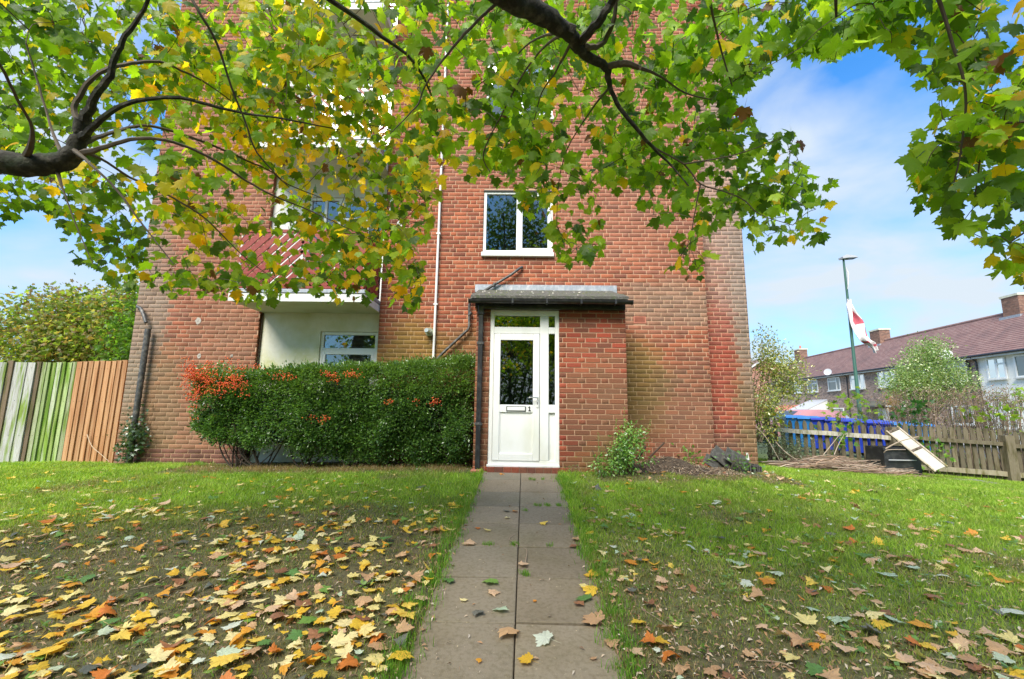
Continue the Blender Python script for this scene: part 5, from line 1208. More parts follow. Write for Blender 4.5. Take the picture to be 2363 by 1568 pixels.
link('mound', fast_mesh('mound', np.stack([GX2, GY2, GZ2], -1).reshape(-1, 3)-hb, F2, None, True), M['soil'], t)
for (a, b, r, lb) in (((1470,1062,6.9),(1490,1030,6.85),.024,'dark cut stump leaning out of the ground right of the weeds'), ((1497,1058,7.2),(1533,1022,7.1),.016,'charred looking stub pointing up right from the dry heap'), ((1378,1068,6.5),(1366,1037,6.5),.006,'thin bare stick leaning left against the porch wall'), ((1407,1063,6.5),(1396,1026,6.5),.006,'thin bare stick beside the weed spires at the porch wall')):
    p, q = P(*a), P(*b); s = MB(); s.tube([p, (p+q)/2+rs.normal(0, .004, 3), q], [r, r*.9, r*.75], 8, (.075,.05,.035)); o = s.build('stick', M['stick']); tag(o, lb, 'stick')
# old roof tiles by the corner
def tile(p, w_, h_, tx, ty, rz, lb, grp=None):
    s = MB(); s.box(-w_/2, w_/2, -.008, .008, 0, h_, bev=.003); o = s.build('roof_slate', M['slate']); o.location = p; o.rotation_euler = (tx, ty, rz); tag(o, lb, 'roof slate', grp); return o
sp_ = [((1640,1075,7.3),.16,.24,-.3,-1.0,0), ((1655,1072,7.35),.2,.30,-.2,-.95,.1), ((1668,1070,7.3),.2,.34,-.2,-.9,0), ((1690,1066,7.3),.2,.3,-.15,-1.05,.1), ((1708,1072,7.3),.2,.36,-.25,-1.1,-.1)]
lbs = ['small slate leaning at the left end of the slate pile', 'weathered slate leaning left, second in the pile by the corner', 'tallest leaning slate in the pile by the brick corner', 'slate lying back on the pile under the white sliver', 'long slate lying over the upright row at the corner']
for (a, w_, h_, tx, ty, rz), lb in zip(sp_, lbs): p = P(*a); tile(p+np.array([.12,0,0]), w_, h_, tx, ty, rz+R_(20), lb)
for k in range(13):
    x = P(1688+k*5, 1078, 7.25)[0]; y = 7.2+rb.uniform(-.03, .03); tile((x, y, float(ground_z(x, y))-.02), .28, .13+rb.uniform(-.02, .02), rb.uniform(-.15, .1), rb.uniform(-.1, .1), R_(78+rb.uniform(-8, 8)), 'old dark slate standing on edge in the row along the brick corner', 'slates standing on edge by the corner')
p = P(1727, 1062, 7.2); s = MB(); s.box(-.015, .015, -.004, .004, 0, .11); o = s.build('pale_shard', M['white_paint']); o.location = p; o.rotation_euler = (0, -.15, 0); tag(o, 'pale pointed shard sticking up from the slate pile', 'shard')
# leaning white framed board and black crate behind it
a0, a1 = P(2170, 1082, 8.05), P(2060, 992, 8.75)     # lower end, upper end (centre line)
t = thing('leaning_board', 'dirty white framed board leaning against the square fence post', 'board', tuple(a0))
dv = a1-a0; Lb = np.linalg.norm(dv); dv /= Lb; side = np.cross(dv, (0,0,1)); side = np.array([.80, -.45, .12]); side -= dv*(side@dv); side /= np.linalg.norm(side); nb_ = np.cross(side, dv)
def bbox(s, u0, u1, v0, v1, w0, w1, c=None):
    v = [a0+dv*u+side*w_+nb_*q for u in (u0, u1) for w_ in (v0, v1) for q in (w0, w1)]; s.add(v, [(0,1,3,2),(4,6,7,5),(0,4,5,1),(2,3,7,6),(0,2,6,4),(1,5,7,3)], c)
s = MB(); bbox(s, 0, Lb, -.10, .10, -.004, .006); s.build('panel', M['panel'], t)
for v0, v1 in ((-.115, -.09), (.09, .115)): s = MB(); bbox(s, -.02, Lb+.02, v0, v1, -.012, .022, (.42,.36,.28)); s.build('edge_strip', M['picket'], t)
for u in (.45, Lb-.05): s = MB(); bbox(s, u*Lb if u < .5 else u, (u*Lb if u < .5 else u)+.035, -.089, .089, .007, .03, (.13,.1,.08)); s.build('batten', M['picket'], t)
cb = g3(2060, 1060, 8.72)
t = thing('black_crate', 'open black plastic crate in the grass behind the leaning board', 'crate', tuple(cb))
s = MB(); W_, D2, H2 = .33, .22, .50
for (x0, x1, y0, y1, z0, z1) in ((-W_, W_, -D2, -D2+.02, 0, H2), (-W_, W_, D2-.02, D2, 0, H2), (-W_, -W_+.02, -D2+.02, D2-.02, 0, H2), (W_-.02, W_, -D2+.02, D2-.02, 0, H2), (-W_+.02, W_-.02, -D2+.02, D2-.02, .0, .02), (-W_-.02, W_+.02, -D2-.025, -D2-.002, H2-.05, H2)): s.box(x0, x1, y0, y1, z0, z1)
o = s.build('crate_body', M['black_plastic'], t, local=True)
o.location = (0, 0, 0)
s = MB(); s.box(-.28, .22, -.262, -.25, .27, .285); s.build('rim_bar', M['grey_steel'], t, local=True)

# manhole cover in the lawn
c = P(2228, 1116, 6.6); 
for Ym in np.linspace(5, 9, 41):
    q = P(2228, 1116, Ym)
    if abs(q[2]-float(ground_z(q[0], q[1]))) < .03: c = q
t = thing('manhole_cover', 'grey slab cover sunk in the lawn before the right picket fence', 'cover', (c[0], c[1], float(ground_z(c[0], c[1]))+.02), R_(-3))
s = MB(); s.box(-.36, .36, -.24, .24, -.05, .0, (.22,.21,.21), bev=.01); s.build('cover_plate', M['slab'], t, local=True)
s = MB(); s.box(-.46, .46, -.34, .34, -.08, -.012, (.3,.27,.22), bev=.01); s.build('surround', M['slab'], t, local=True)

# ------------------------------------------------------------------ lamp post with flag
lb_ = P(1978, 912, 16); top_ = P(1948, 599, 16); lx, ly = (lb_[0]+top_[0])/2, 16.0; gz0 = float(ground_z(lx, ly))
t = thing('street_lamp', 'tall green street lamp post with a pale flat head behind the bins', 'street lamp', (lx, ly, gz0))
s = MB(); s.tube([(lx, ly, gz0), (lx, ly, gz0+1.3)], [.085, .085], 16); s.tube([(lx, ly, gz0+1.28), (lx, ly, gz0+1.4), (lx, ly, top_[2])], [.085, .062, .034], 16); s.build('post', M['green_steel'], t, True)
s = MB(); z = top_[2]; s.prism([(lx-.09, z), (lx-.1, z+.07), (lx+.05, z+.15), (lx+.35, z+.12), (lx+.47, z+.05), (lx+.1, z+.03)], 1, ly-.12, ly+.12); s.build('lamp_head', M['grey_steel'], t)
s = MB(); s.prism([(lx+.1, z+.026), (lx+.14, z-.0), (lx+.42, z+.03), (lx+.47, z+.047)], 1, ly-.09, ly+.09); s.build('lens', M['glass_dark'], t)
# flag: white with red cross, twisted and hanging away from the post
fm = bpy.data.materials.new('flag_cloth'); fm.use_nodes = True; n_ = fm.node_tree.nodes; at_ = n_.new('ShaderNodeAttribute'); at_.attribute_name = 'Col'
fm.node_tree.links.new(at_.outputs[0], n_['Principled BSDF'].inputs['Base Color']); n_['Principled BSDF'].inputs['Roughness'].default_value = .8
L_ = [(1958,690),(1958,715),(1962,758),(1985,785),(2007,798),(2018,818)]; Rr = [(1962,695),(1972,722),(1998,748),(2006,782),(2017,794),(2025,806)]
ls = spline([P(x, y, 15.9) for x, y in L_], 10); rs2 = spline([P(x, y, 15.85) for x, y in Rr], 10); nu = 13; m = len(ls); V_, F_, C_ = [], [], []
for i in range(m):
    for j in range(nu+1):
        v = j/nu; p = ls[i]*(1-v)+rs2[i]*v; p = p+np.array([0, .09*math.sin(v*9+i*.22), .012*math.sin(v*14)]); V_.append(p)
for i in range(m-1):
    for j in range(nu):
        u, v = i/(m-1), j/nu; F_.append((i*(nu+1)+j, i*(nu+1)+j+1, (i+1)*(nu+1)+j+1, (i+1)*(nu+1)+j))
        red = (.17 < u < .38 and .45 < v < .8+.4*(u-.2)) or (abs(u-.66) < .04 and v < .45) or (.79 < u < .86 and v > .2) or (.42 < u < .55 and v > .9)
        C_.append((.60,.12,.16) if red else (.80,.76,.76))
fo = fast_mesh('flag', np.array(V_), np.array(F_), np.array(C_), True); fl = link('flag', fo, fm); sol = fl.modifiers.new('thickness', 'SOLIDIFY'); sol.thickness = .004
tag(fl, 'white and red cross flag hanging limp and twisted from the green lamp post', 'flag')
s = MB(); q = [P(x, y, 15.9) for x, y in ((1952,617),(1957,630),(1958,648),(1956,668))]; s.tube(q, [.004,.03,.022,.006], 6); o = s.build('cloth_scrap', M['white_paint']); tag(o, 'torn white scrap of cloth tied near the top of the lamp post', 'cloth scrap')

# ------------------------------------------------------------------ parked car
cc = P(1858, 952, 19.5); cz = float(ground_z(cc[0], cc[1])); roofz = P(1858, 942, 19.5)[2]
car = thing('parked_car', 'red hatchback, reflection painted into its pinkish colour, parked behind the blue bins, only its roof showing', 'car', (cc[0], cc[1], roofz-1.52), R_(8))
prof = [(-2.0,.35),(-2.05,.7),(-1.9,.95),(-1.35,1.02),(-.75,1.40),(.2,1.46),(1.2,1.40),(1.75,1.0),(1.95,.95),(2.0,.4)]
s = MB(); nP = len(prof); V_ = []
for yy, k in ((-.82, 0), (-.6, 1), (.6, 1), (.82, 0)):
    for x, z in prof:
        inset = 0 if (z < 1.05) else .0
        zz2 = z if k else (z if z < 1.05 else 1.0+(z-1.0)*.1)
        V_.append((x*(1 if k or z < 1.05 else .98), yy*(1 if z < 1.05 or k else 1), zz2))
F_ = [(r_*nP+i, r_*nP+i+1, (r_+1)*nP+i+1, (r_+1)*nP+i) for r_ in range(3) for i in range(nP-1)]+[tuple(range(nP)), tuple(range(3*nP, 4*nP))]+[(r_*nP, (r_+1)*nP, (r_+1)*nP+nP-1, r_*nP+nP-1) for r_ in range(3)]
s.add(V_, F_); s.build('body', M['red_car'], car, True, local=True)
for pts in ([(-1.3,1.05),(-.78,1.37),(-.70,1.41)], [(1.22,1.38),(1.68,1.06),(1.73,1.03)]):
    s = MB(); (xa_, za_), (xb_, zb2), _ = pts; sg = -1 if xa_ < 0 else 1; s.add([(xa_+.02*sg,-.56,za_+.012),(xa_+.02*sg,.56,za_+.012),(xb_+.02*sg,.56,zb2+.012),(xb_+.02*sg,-.56,zb2+.012)], [(0,1,2,3)]); s.build('windscreen', M['glass_dark'], car, local=True)
for sy in (-1, 1):
    s = MB(); s.add([(-1.1,sy*.80,1.06),(1.5,sy*.80,1.06),(1.1,sy*.62,1.36),(-.7,sy*.62,1.37)], [(0,1,2,3)]); s.build('side_window', M['glass_dark'], car, local=True)
    for x in (-1.25, 1.3): s = MB(); s.tube([(x, sy*.66, .32), (x, sy*.84, .32)], .32, 20); s.build('wheel', M['black'], car, local=True)

# ------------------------------------------------------------------ terrace of houses
def FX(s_): return 28.6+.115*(s_-28)        # facade line: x for a given distance y
gzH = -.75
def Yof(px_):      # distance along the facade seen at pixel column px_
    lo_, hi_ = 8., 120.
    for _ in range(50):
        m_ = (lo_+hi_)/2; x, y, z = toD((FX(m_), m_, 3)); 
        if x > px_: lo_ = m_
        else: hi_ = m_
    return (lo_+hi_)/2
EAV, RDG, DEP = 4.55, 7.55, 7.0
dirv = np.array([.115, 1.0]); dirv /= np.linalg.norm(dirv); nrm_ = np.array([-dirv[1], dirv[0]])   # towards the road
def HW(s_, out_, z):                        # along facade (y), outwards, height
    x = FX(s_)+nrm_[0]*out_; return (x, s_+nrm_[1]*out_, z)
def hbox(mb, s0, s1, o0, o1, z0, z1, c=None):
    mb.add([HW(s0,o0,z0),HW(s1,o0,z0),HW(s1,o1,z0),HW(s0,o1,z0),HW(s0,o0,z1),HW(s1,o0,z1),HW(s1,o1,z1),HW(s0,o1,z1)], [(0,3,2,1),(4,5,6,7),(0,1,5,4),(1,2,6,5),(2,3,7,6),(3,0,4,7)], c)
def Zat(px_, py_): s_ = Yof(px_); return CAMH+ (P(px_, py_, s_)[2]-CAMH)
hl = [('white rendered end house with small paned windows at the right edge', 14.5, Yof(2262), 'w'),
      ('brick house of the terrace behind the small pale green tree', Yof(2262), Yof(2090), 'b'),
      ('brick terrace house with the dark porch canopy and white front door', Yof(2090), Yof(1957), 'b'),
      ('brick terrace house with the grey lean-to porch', Yof(1957), Yof(1858), 'b'),
      ('farthest brick terrace house with the red lean-to roof', Yof(1858), Yof(1858)+9, 'b')]
def hwin(house, s0, s1, z0, z1, bars=(.5,), hb=None, sillc=True):
    b = MB(); hbox(b, s0, s1, .02, .09, z0, z0+.08); hbox(b, s0, s1, .02, .09, z1-.08, z1); hbox(b, s0, s0+.09, .021, .088, z0+.08, z1-.08); hbox(b, s1-.09, s1, .021, .088, z0+.08, z1-.08)
    for f in bars: c = s0+(s1-s0)*f; hbox(b, c-.06, c+.06, .022, .086, z0+.08, z1-.08)
    for (h0, h1, fz) in (hb or ()): c = z0+(z1-z0)*fz; hbox(b, s0+(s1-s0)*h0, s0+(s1-s0)*h1, .023, .084, c-.05, c+.05)
    w_ = b.build('window', M['upvc'], house)
    b = MB(); b.add([HW(s0+.04,.05,z0+.04),HW(s1-.04,.05,z0+.04),HW(s1-.04,.05,z1-.04),HW(s0+.04,.05,z1-.04)], [(0,1,2,3)]); b.build('pane', M['glass'], w_)
    b = MB()
    nn = 8
    for i in range(nn):    # net curtain folds
        a = s0+.05+(s1-s0-.1)*i/nn; a2 = s0+.05+(s1-s0-.1)*(i+1)/nn
        b.add([HW(a,.035 if i % 2 else .03,z0+.05),HW(a2,.03 if i % 2 else .035,z0+.05),HW(a2,.03 if i % 2 else .035,z1-.05),HW(a,.035 if i % 2 else .03,z1-.05)], [(0,1,2,3)])
    b.build('net_curtain', curtain, w_)
    if sillc: b = MB(); hbox(b, s0-.08, s1+.08, .09, .17, z0-.08, z0-.002); b.build('sill', M['white_paint'], w_)
curtain = material('net_curtain', (.42,.43,.45), .9)
houses = []
for i, (lb, s0, s1, kind) in enumerate(hl):
    h = thing('terraced_house', lb, 'house', HW((s0+s1)/2, 0, gzH), group='houses of the terrace across the road'); houses.append(h); e = .004*i
    s = MB(); s.add([HW(s0,0,gzH-.5),HW(s1,0,gzH-.5),HW(s1,0,EAV),HW(s0,0,EAV)], [(0,1,2,3)])
    for q in (s0, s1): s.add([HW(q,0,gzH-.5),HW(q,-DEP,gzH-.5),HW(q,-DEP,EAV),HW(q,-DEP/2,RDG-.1),HW(q,0,EAV)], [(0,1,2,3,4)])
    s.add([HW(s0,-DEP,gzH-.5),HW(s1,-DEP,gzH-.5),HW(s1,-DEP,EAV),HW(s0,-DEP,EAV)], [(0,1,2,3)])
    s.c = [(.42,.33,.27)]*len(s.c); s.build('wall', M['house_white'] if kind == 'w' else M['house_brick'], h)
    if kind == 'b' and i < 4:   # brick courses of the facade, each brick raised
        V_, F_, C_ = [], [], []; k = 0; z = gzH; rr2 = random.Random(i)
        while z < EAV-.1:
            u = s0+(.12 if k % 2 else 0)
            while u < s1-.05:
                ub = min(u+.22, s1); b0 = len(V_); V_ += [HW(u,.012,z),HW(ub,.012,z),HW(ub,.012,z+.062),HW(u,.012,z+.062),HW(u,.0,z-.003),HW(ub,.0,z-.003),HW(ub,0,z+.066),HW(u,0,z+.066)]
                F_ += [(b0,b0+1,b0+2,b0+3),(b0+4,b0+5,b0+1,b0),(b0+3,b0+2,b0+6,b0+7)]
                c = np.array(rr2.choice([(.45,.32,.25),(.48,.34,.27),(.40,.29,.23),(.50,.37,.29),(.26,.19,.16)]))*rr2.uniform(.85, 1.1); C_ += [c]*3; u += .235
            z += .078; k += 1
        tag(link('brickwork', fast_mesh('brickwork', np.array(V_)-wloc(h), np.array(F_), np.array(C_)), M['house_brick'], h), kind='stuff')
    # tiled roof in steps
    s = MB(); nr_ = 22
    for sd2 in (0, 1):
        for k in range(nr_):
            f0, f1 = k/nr_, (k+1)/nr_
            def rp_(f, lift): 
                o_ = .35-f*(DEP/2+.35) if sd2 == 0 else -DEP-.35+f*(DEP/2+.35); z = EAV-.1+f*(RDG-EAV+.1)+lift; return o_, z
            (oa, za), (ob, zb3) = rp_(f0, .05), rp_(f1, .015); s.add([HW(s0,oa,za),HW(s1,oa,za),HW(s1,ob,zb3),HW(s0,ob,zb3)], [(0,1,2,3)])
            oc, zc2 = rp_(f0, .0); s.add([HW(s0,oa,za),HW(s1,oa,za),HW(s1,oc,zc2),HW(s0,oc,zc2)], [(0,1,2,3)])
    rf = s.build('roof', M['roof_tile'], h)
    s = MB(); s.tube([HW(s0, -DEP/2, RDG+.02), HW(s1, -DEP/2, RDG+.02)], .12, 8); s.build('ridge_tiles', M['roof_tile'], rf)
    s = MB(); hbox(s, s0, s1, .02, .36, EAV-.12, EAV-.08); hbox(s, s0, s1, .34, .37, EAV-.2, EAV-.02); s.build('soffit_board', M['white_paint'], h)
    s = MB(); s.tube([HW(s0, .43, EAV-.04), HW(s1, .43, EAV-.04)], .065, 8); s.build('gutter', M['black_plastic'], h)
def chimney(house, px_, w_, z1, pot=False):
    s_ = None; lo_, hi_ = 8., 120.
    for _ in range(50):
        m_ = (lo_+hi_)/2; x, y, z = toD(HW(m_, -DEP/2, RDG)); 
        if x > px_: lo_ = m_
        else: hi_ = m_
    c = (lo_+hi_)/2; s = MB(); hbox(s, c-w_/2, c+w_/2, -DEP/2-.45, -DEP/2+.45, RDG-.6, z1, (.27,.16,.12)); ch = s.build('chimney', M['house_brick'], house)
    V_, F_, C_ = [], [], []; z = RDG-.4; k = 0
    while z < z1-.08:
        for side2 in (0, 1):
            L0, L1 = (c-w_/2, c+w_/2) if side2 == 0 else (-.45, .45)
            u = L0+(.1 if k % 2 else 0)
            while u < L1-.04:
                ub = min(u+.21, L1); b0 = len(V_)
                f = (lambda uu, q, zz: HW(uu, -DEP/2+.45+q, zz)) if side2 == 0 else (lambda uu, q, zz: HW(c-w_/2-q, -DEP/2+uu, zz))
                V_ += [f(u,.012,z), f(ub,.012,z), f(ub,.012,z+.06), f(u,.012,z+.06)]; F_.append((b0,b0+1,b0+2,b0+3)); C_.append(np.array(rb.choice([(.3,.16,.11),(.25,.14,.1),(.34,.2,.14),(.2,.12,.09)]))); u += .225
        z += .078; k += 1
    tag(link('chimney_bricks', fast_mesh('chimney_bricks', np.array(V_)-wloc(ch), np.array(F_), np.array(C_)), M['house_brick'], ch), kind='stuff')
    s = MB(); hbox(s, c-w_/2-.06, c+w_/2+.06, -DEP/2-.51, -DEP/2+.51, z1, z1+.14, (.24,.2,.16)); s.build('chimney_cap', M['slab_soffit'], ch)
    s = MB(); hbox(s, c-w_/2-.14, c+w_/2+.14, -DEP/2+.452, -DEP/2+.62, RDG-.5, RDG-.3); s.build('chimney_flashing', M['lead'], ch)
    if pot: q = HW(c, -DEP/2, z1+.14); s = MB(); s.tube([q, (q[0], q[1], q[2]+.45)], [.13, .1], 10); s.build('chimney_pot', M['terracotta'], ch)
chimney(houses[0], 2352, 1.1, RDG+.95); chimney(houses[2], 2032, 1.3, RDG+1.0); chimney(houses[4], 1849, 1.3, RDG+1.1, True)
U0, U1 = EAV-.25-1.25, EAV-.25
def W2(hh, a, b, z0, z1, **k): hwin(hh, Yof(b), Yof(a), z0, z1, **k)
W2(houses[0], 2284, 2328, U0, U1, bars=(.48,), hb=((.0,.45,.7),)); W2(houses[0], 2349, 2420, U0, U1, bars=(.48,), hb=((.0,.45,.7),))
W2(houses[0], 2300, 2336, .15, 1.35, bars=(.5,), hb=((0,1,.5),))
W2(houses[1], 2187, 2236, U0, U1+.05, bars=(.35,), hb=((.4,1,.7),)); W2(houses[1], 2118, 2160, U0, U1+.05, bars=(.4,))
W2(houses[2], 2031, 2072, U0, U1, bars=(.33,.66), hb=((.34,.65,.7),)); W2(houses[2], 1966, 1999, U0, U1, bars=(.35,), hb=((.4,1,.7),))
W2(houses[3], 1914, 1942, U0, U1, bars=(.3,), hb=((.3,1,.7),)); W2(houses[3], 1866, 1890, U0, U1, bars=(.5,), hb=((.0,.5,.7),)); W2(houses[3], 1921, 1944, .35, 1.4, bars=(.5,), hb=((0,1,.5),))
W2(houses[4], 1832, 1853, U0, U1, hb=((0,1,.75),), bars=())
W2(houses[1], 2190, 2238, .3, 1.5, bars=(.5,))
for hh, px_ in ((houses[0], 2263), (houses[1], 2245), (houses[2], 1959)):
    a = Yof(px_); s = MB(); s.tube([HW(a,.1,gzH), HW(a,.1,EAV-.35), HW(a,.4,EAV-.08)], .05, 8); s.build('downpipe', M['black_plastic'], hh)
# door and canopy
a, b = Yof(2046), Yof(2023); s = MB(); hbox(s, a, b, .02, .1, gzH, 1.35); d_ = s.build('front_door', M['upvc'], houses[2])
s = MB(); hbox(s, b-.42*(b-a), b-.12*(b-a), .101, .108, gzH+.3, 1.25); s.build('side_pane', M['glass_dark'], d_)
a, b = Yof(2052), Yof(2003); s = MB()
s.add([HW(a,.02,1.95),HW(b,.02,1.95),HW(b,1.2,1.55),HW(a,1.2,1.55),HW(a,.02,1.7),HW(b,.02,1.7),HW(b,1.2,1.42),HW(a,1.2,1.42)], [(0,1,2,3),(4,7,6,5),(2,6,7,3),(0,3,7,4),(1,5,6,2),(0,4,5,1)]); s.build('porch_canopy', M['felt'], houses[2])
a, b = Yof(2090), Yof(2054); s = MB(); hbox(s, a, b, .02, .5, 1.45, 1.6); s.build('white_canopy', M['white_paint'], houses[2])
a, b = Yof(1908), Yof(1868); s = MB(); s.add([HW(a,.02,2.25),HW(b,.02,2.25),HW(b,2.2,1.2),HW(a,2.2,1.2),HW(a,.02,2.15),HW(b,.02,2.15),HW(b,2.2,1.08),HW(a,2.2,1.08)], [(0,1,2,3),(4,7,6,5),(2,6,7,3),(0,3,7,4),(1,5,6,2),(0,4,5,1)]); s.build('lean_to_roof', M['grey_steel'], houses[3])
s = MB(); s.add([HW(a,.02,gzH),HW(a,2.1,gzH),HW(a,2.1,1.1),HW(a,.02,2.13)], [(0,1,2,3)]); s.build('lean_to_side', M['white_paint'], houses[3])
a, b = Yof(1862), Yof(1800); s = MB(); s.add([HW(a,.02,1.75),HW(a+6,.02,1.75),HW(a+6,2.0,.9),HW(a,2.0,.9),HW(a,.02,1.65),HW(a+6,.02,1.65),HW(a+6,2.0,.8),HW(a,2.0,.8)], [(0,1,2,3),(4,7,6,5),(2,6,7,3),(0,3,7,4),(1,5,6,2),(0,4,5,1)]); s.build('lean_to_roof', M['terracotta'], houses[4])
# satellite dishes
def dish(house, px_, z, dark):
    a = Yof(px_); c = np.array(HW(a, .75, z)); s = MB(); n = 16; vs = []
    ax = np.array([-.75, -.6, .28]); ax /= np.linalg.norm(ax); u_ = np.cross(ax, (0,0,1)); u_ /= np.linalg.norm(u_); v_ = np.cross(u_, ax)
    for rr_, dd in ((.0, -.07), (.18, -.05), (.33, .0)): vs += [c+ax*dd+rr_*(u_*math.cos(2*math.pi*k/n)*1.0+v_*math.sin(2*math.pi*k/n)) for k in range(n)]
    s.add(vs, [(r_*n+k, r_*n+(k+1) % n, (r_+1)*n+(k+1) % n, (r_+1)*n+k) for r_ in range(2) for k in range(n)]); o = s.build('satellite_dish', M['grey_steel'] if dark else M['white_paint'], house, True)
    s = MB(); s.tube([c-ax*.07, np.array(HW(a, .05, z-.35))], .02, 6); s.tube([c-v_*.3, c+ax*.4], .012, 6); s.build('dish_arm', M['grey_steel'], o)
dish(houses[1], 2222, EAV+.25, False); dish(houses[3], 1934, EAV+.25, True)
# gable of a further house
s_ = Yof(1858)+12; t = thing('gabled_house', 'distant house gable with white bargeboard just behind the shrub', 'house', HW(s_, 0, gzH))
s = MB(); s.add([HW(s_,3.2,gzH),HW(s_,-6,gzH),HW(s_,-6,5.4),HW(s_,-1.4,8.2),HW(s_,3.2,5.4)], [(0,1,2,3,4)]); s.add([HW(s_,3.2,gzH),HW(s_+9,3.2,gzH),HW(s_+9,3.2,5.4),HW(s_,3.2,5.4)], [(0,1,2,3)]); s.c = [(.36,.18,.13)]*2; s.build('wall', M['house_brick'], t)
s = MB()
for o0, o1 in ((3.6, -1.4), (-6.4, -1.4)): s.add([HW(s_-.2,o0,5.15),HW(s_+9,o0,5.15),HW(s_+9,o1,8.35),HW(s_-.2,o1,8.35)], [(0,1,2,3)])
s.build('roof', M['roof_tile'], t)
s = MB()
for o0 in (3.6, -6.4): s.add([HW(s_-.24,o0,5.0),HW(s_-.24,o0,5.25),HW(s_-.24,-1.4,8.45),HW(s_-.24,-1.4,8.2)], [(0,1,2,3)])
s.build('bargeboard', M['white_paint'], t)

# ------------------------------------------------------------------ grass
def blades(n, xr, yr, wfun, hmul):
    y = np.sqrt(rng.uniform(yr[0]**1.6, yr[1]**1.6, n)**(1/1.6)**1) if False else yr[0]+(yr[1]-yr[0])*rng.random(n)**.62
    half = np.minimum(1.22*y+.35, xr[1]); x = rng.uniform(-1, 1, n)*half+.1*y*0
    d = x-pathc(y); g = lush(x, y); keep = (rng.random(n) < (.62+.38*g)*sstep(.22, .5, fbm(x, y, 6, 20)+.3*g)) & (np.abs(d) > .53) & ~((y > 6.55) & (x > -.7) & (x < 1.65)) & ~((y > 7.45) & (x > -7) & (x < 4.1)) & ~((y > 7.7) & (x < 0)) & (y < 10)
    keep &= ~((y > 6.5) & (x > 1.75) & (x < 3.6)*(y > 6.6) )
    x, y, g, d = x[keep], y[keep], g[keep], d[keep]; n = len(x); z = ground_z(x, y)
    edge = sstep(.75, .56, np.abs(d)); h = (.022+.020*g+.02*edge*rng.random(n))*rng.uniform(.6, 1.5, n)*hmul; wdt = wfun(y)*rng.uniform(.7, 1.3, n)
    an = rng.uniform(0, 6.283, n); ln = rng.uniform(.2, 1.0, n)*h; a2 = rng.uniform(0, 6.283, n)
    b = np.stack([x, y, z-.004], 1); sd_ = np.stack([np.cos(an)*wdt, np.sin(an)*wdt, 0*an], 1); tip = b+np.stack([np.cos(a2)*ln, np.sin(a2)*ln, h], 1); mid = b+np.stack([np.cos(a2)*ln*.35, np.sin(a2)*ln*.35, h*.6], 1)
    V_ = np.stack([b-sd_, b+sd_, mid+sd_*.7, mid-sd_*.7, tip], 1).reshape(-1, 3); k = np.arange(n)*5
    F_ = np.concatenate([np.stack([k, k+1, k+2], 1), np.stack([k, k+2, k+3], 1), np.stack([k+3, k+2, k+4], 1)])
    gr = np.array([(.22,.36,.035),(.30,.45,.05),(.17,.28,.03),(.40,.48,.10)])[rng.integers(0, 4, n)]; br = np.array([(.34,.27,.12),(.18,.24,.045),(.46,.35,.20),(.13,.17,.03),(.22,.30,.05),(.26,.19,.10)])[rng.integers(0, 6, n)]
    patch = fbm(x, y, 1.7, 12)
    f = np.clip(g*1.3-.2-1.2*(patch-.45)+rng.normal(0, .16, n), 0, 1)[:, None]; c = br*(1-f)+gr*f; c *= (.8+.4*vnoise(x, y, 5, 4))[:, None]
    return V_, F_, np.concatenate([c, c, c])
V1, F1, C1 = blades(560000, (0, 11), (1.15, 9.8), lambda y: .0014+.0004*y, 1.0)
o = link('grass', fast_mesh('grass', V1, F1, C1), M['grass']); tag(o, 'short worn lawn grass on both sides of the paved path', 'grass', kind='stuff')
# taller tufts: wall foot, path joints, path edges
def tufts(centres, n, h, r, wd):
    c = np.repeat(np.array(centres, float), n, 0); m = len(c); x = c[:, 0]+rng.normal(0, r, m); y = c[:, 1]+rng.normal(0, r*.8, m); z = np.where(np.abs(x-pathc(y)) < .56, .09*(y-6.6), ground_z(x, y))
    hh = h*rng.uniform(.5, 1.3, m); an = rng.uniform(0, 6.28, m); a2 = rng.uniform(0, 6.28, m); ln = hh*rng.uniform(.1, .8, m); b = np.stack([x, y, z-.003], 1); s2 = np.stack([np.cos(an)*wd, np.sin(an)*wd, 0*an], 1)
    mid = b+np.stack([np.cos(a2)*ln*.3, np.sin(a2)*ln*.3, hh*.65], 1); tip = b+np.stack([np.cos(a2)*ln, np.sin(a2)*ln, hh], 1)
    V_ = np.stack([b-s2, b+s2, mid+s2*.7, mid-s2*.7, tip], 1).reshape(-1, 3); k = np.arange(m)*5
    F_ = np.concatenate([np.stack([k, k+1, k+2], 1), np.stack([k, k+2, k+3], 1), np.stack([k+3, k+2, k+4], 1)]); cc_ = np.array([(.13,.30,.03),(.19,.36,.04),(.09,.2,.02)])[rng.integers(0, 3, m)]
    return V_, F_, np.concatenate([cc_]*3)
dry_ = []
for _ in range(150): dry_.append((rng.uniform(-5.1, -.8), rng.uniform(6.45, 6.9)))
cent = [on_path(x, y)[:2] for x, y in ((1238,1168),(1245,1168),(1262,1167),(1266,1168),(1288,1167),(1292,1168),(1207,1325),(1213,1328),(1225,1107),(1232,1108),(1252,1107),(1285,1106),(1120,1258),(1132,1258),(1185,1259),(1190,1258),(1212,1180),(1268,1260))]
V1, F1, C1 = tufts(cent, 34, .035, .016, .0018)
tc_ = []
for _ in range(260):
    y = rng.uniform(1.6, 6.4); sg = rng.choice([-1, 1]); tc_.append((pathc(y)+sg*(.55+abs(rng.normal(0, .05))), y))
for _ in range(60): tc_.append((rng.uniform(-9, -.8), rng.uniform(6.2, 6.6)))
for _ in range(60): tc_.append((rng.uniform(3.3, 8), rng.uniform(7.4, 8.6)))
for _ in range(40): tc_.append((rng.uniform(-8.6, -5), rng.uniform(7.2, 7.6)))
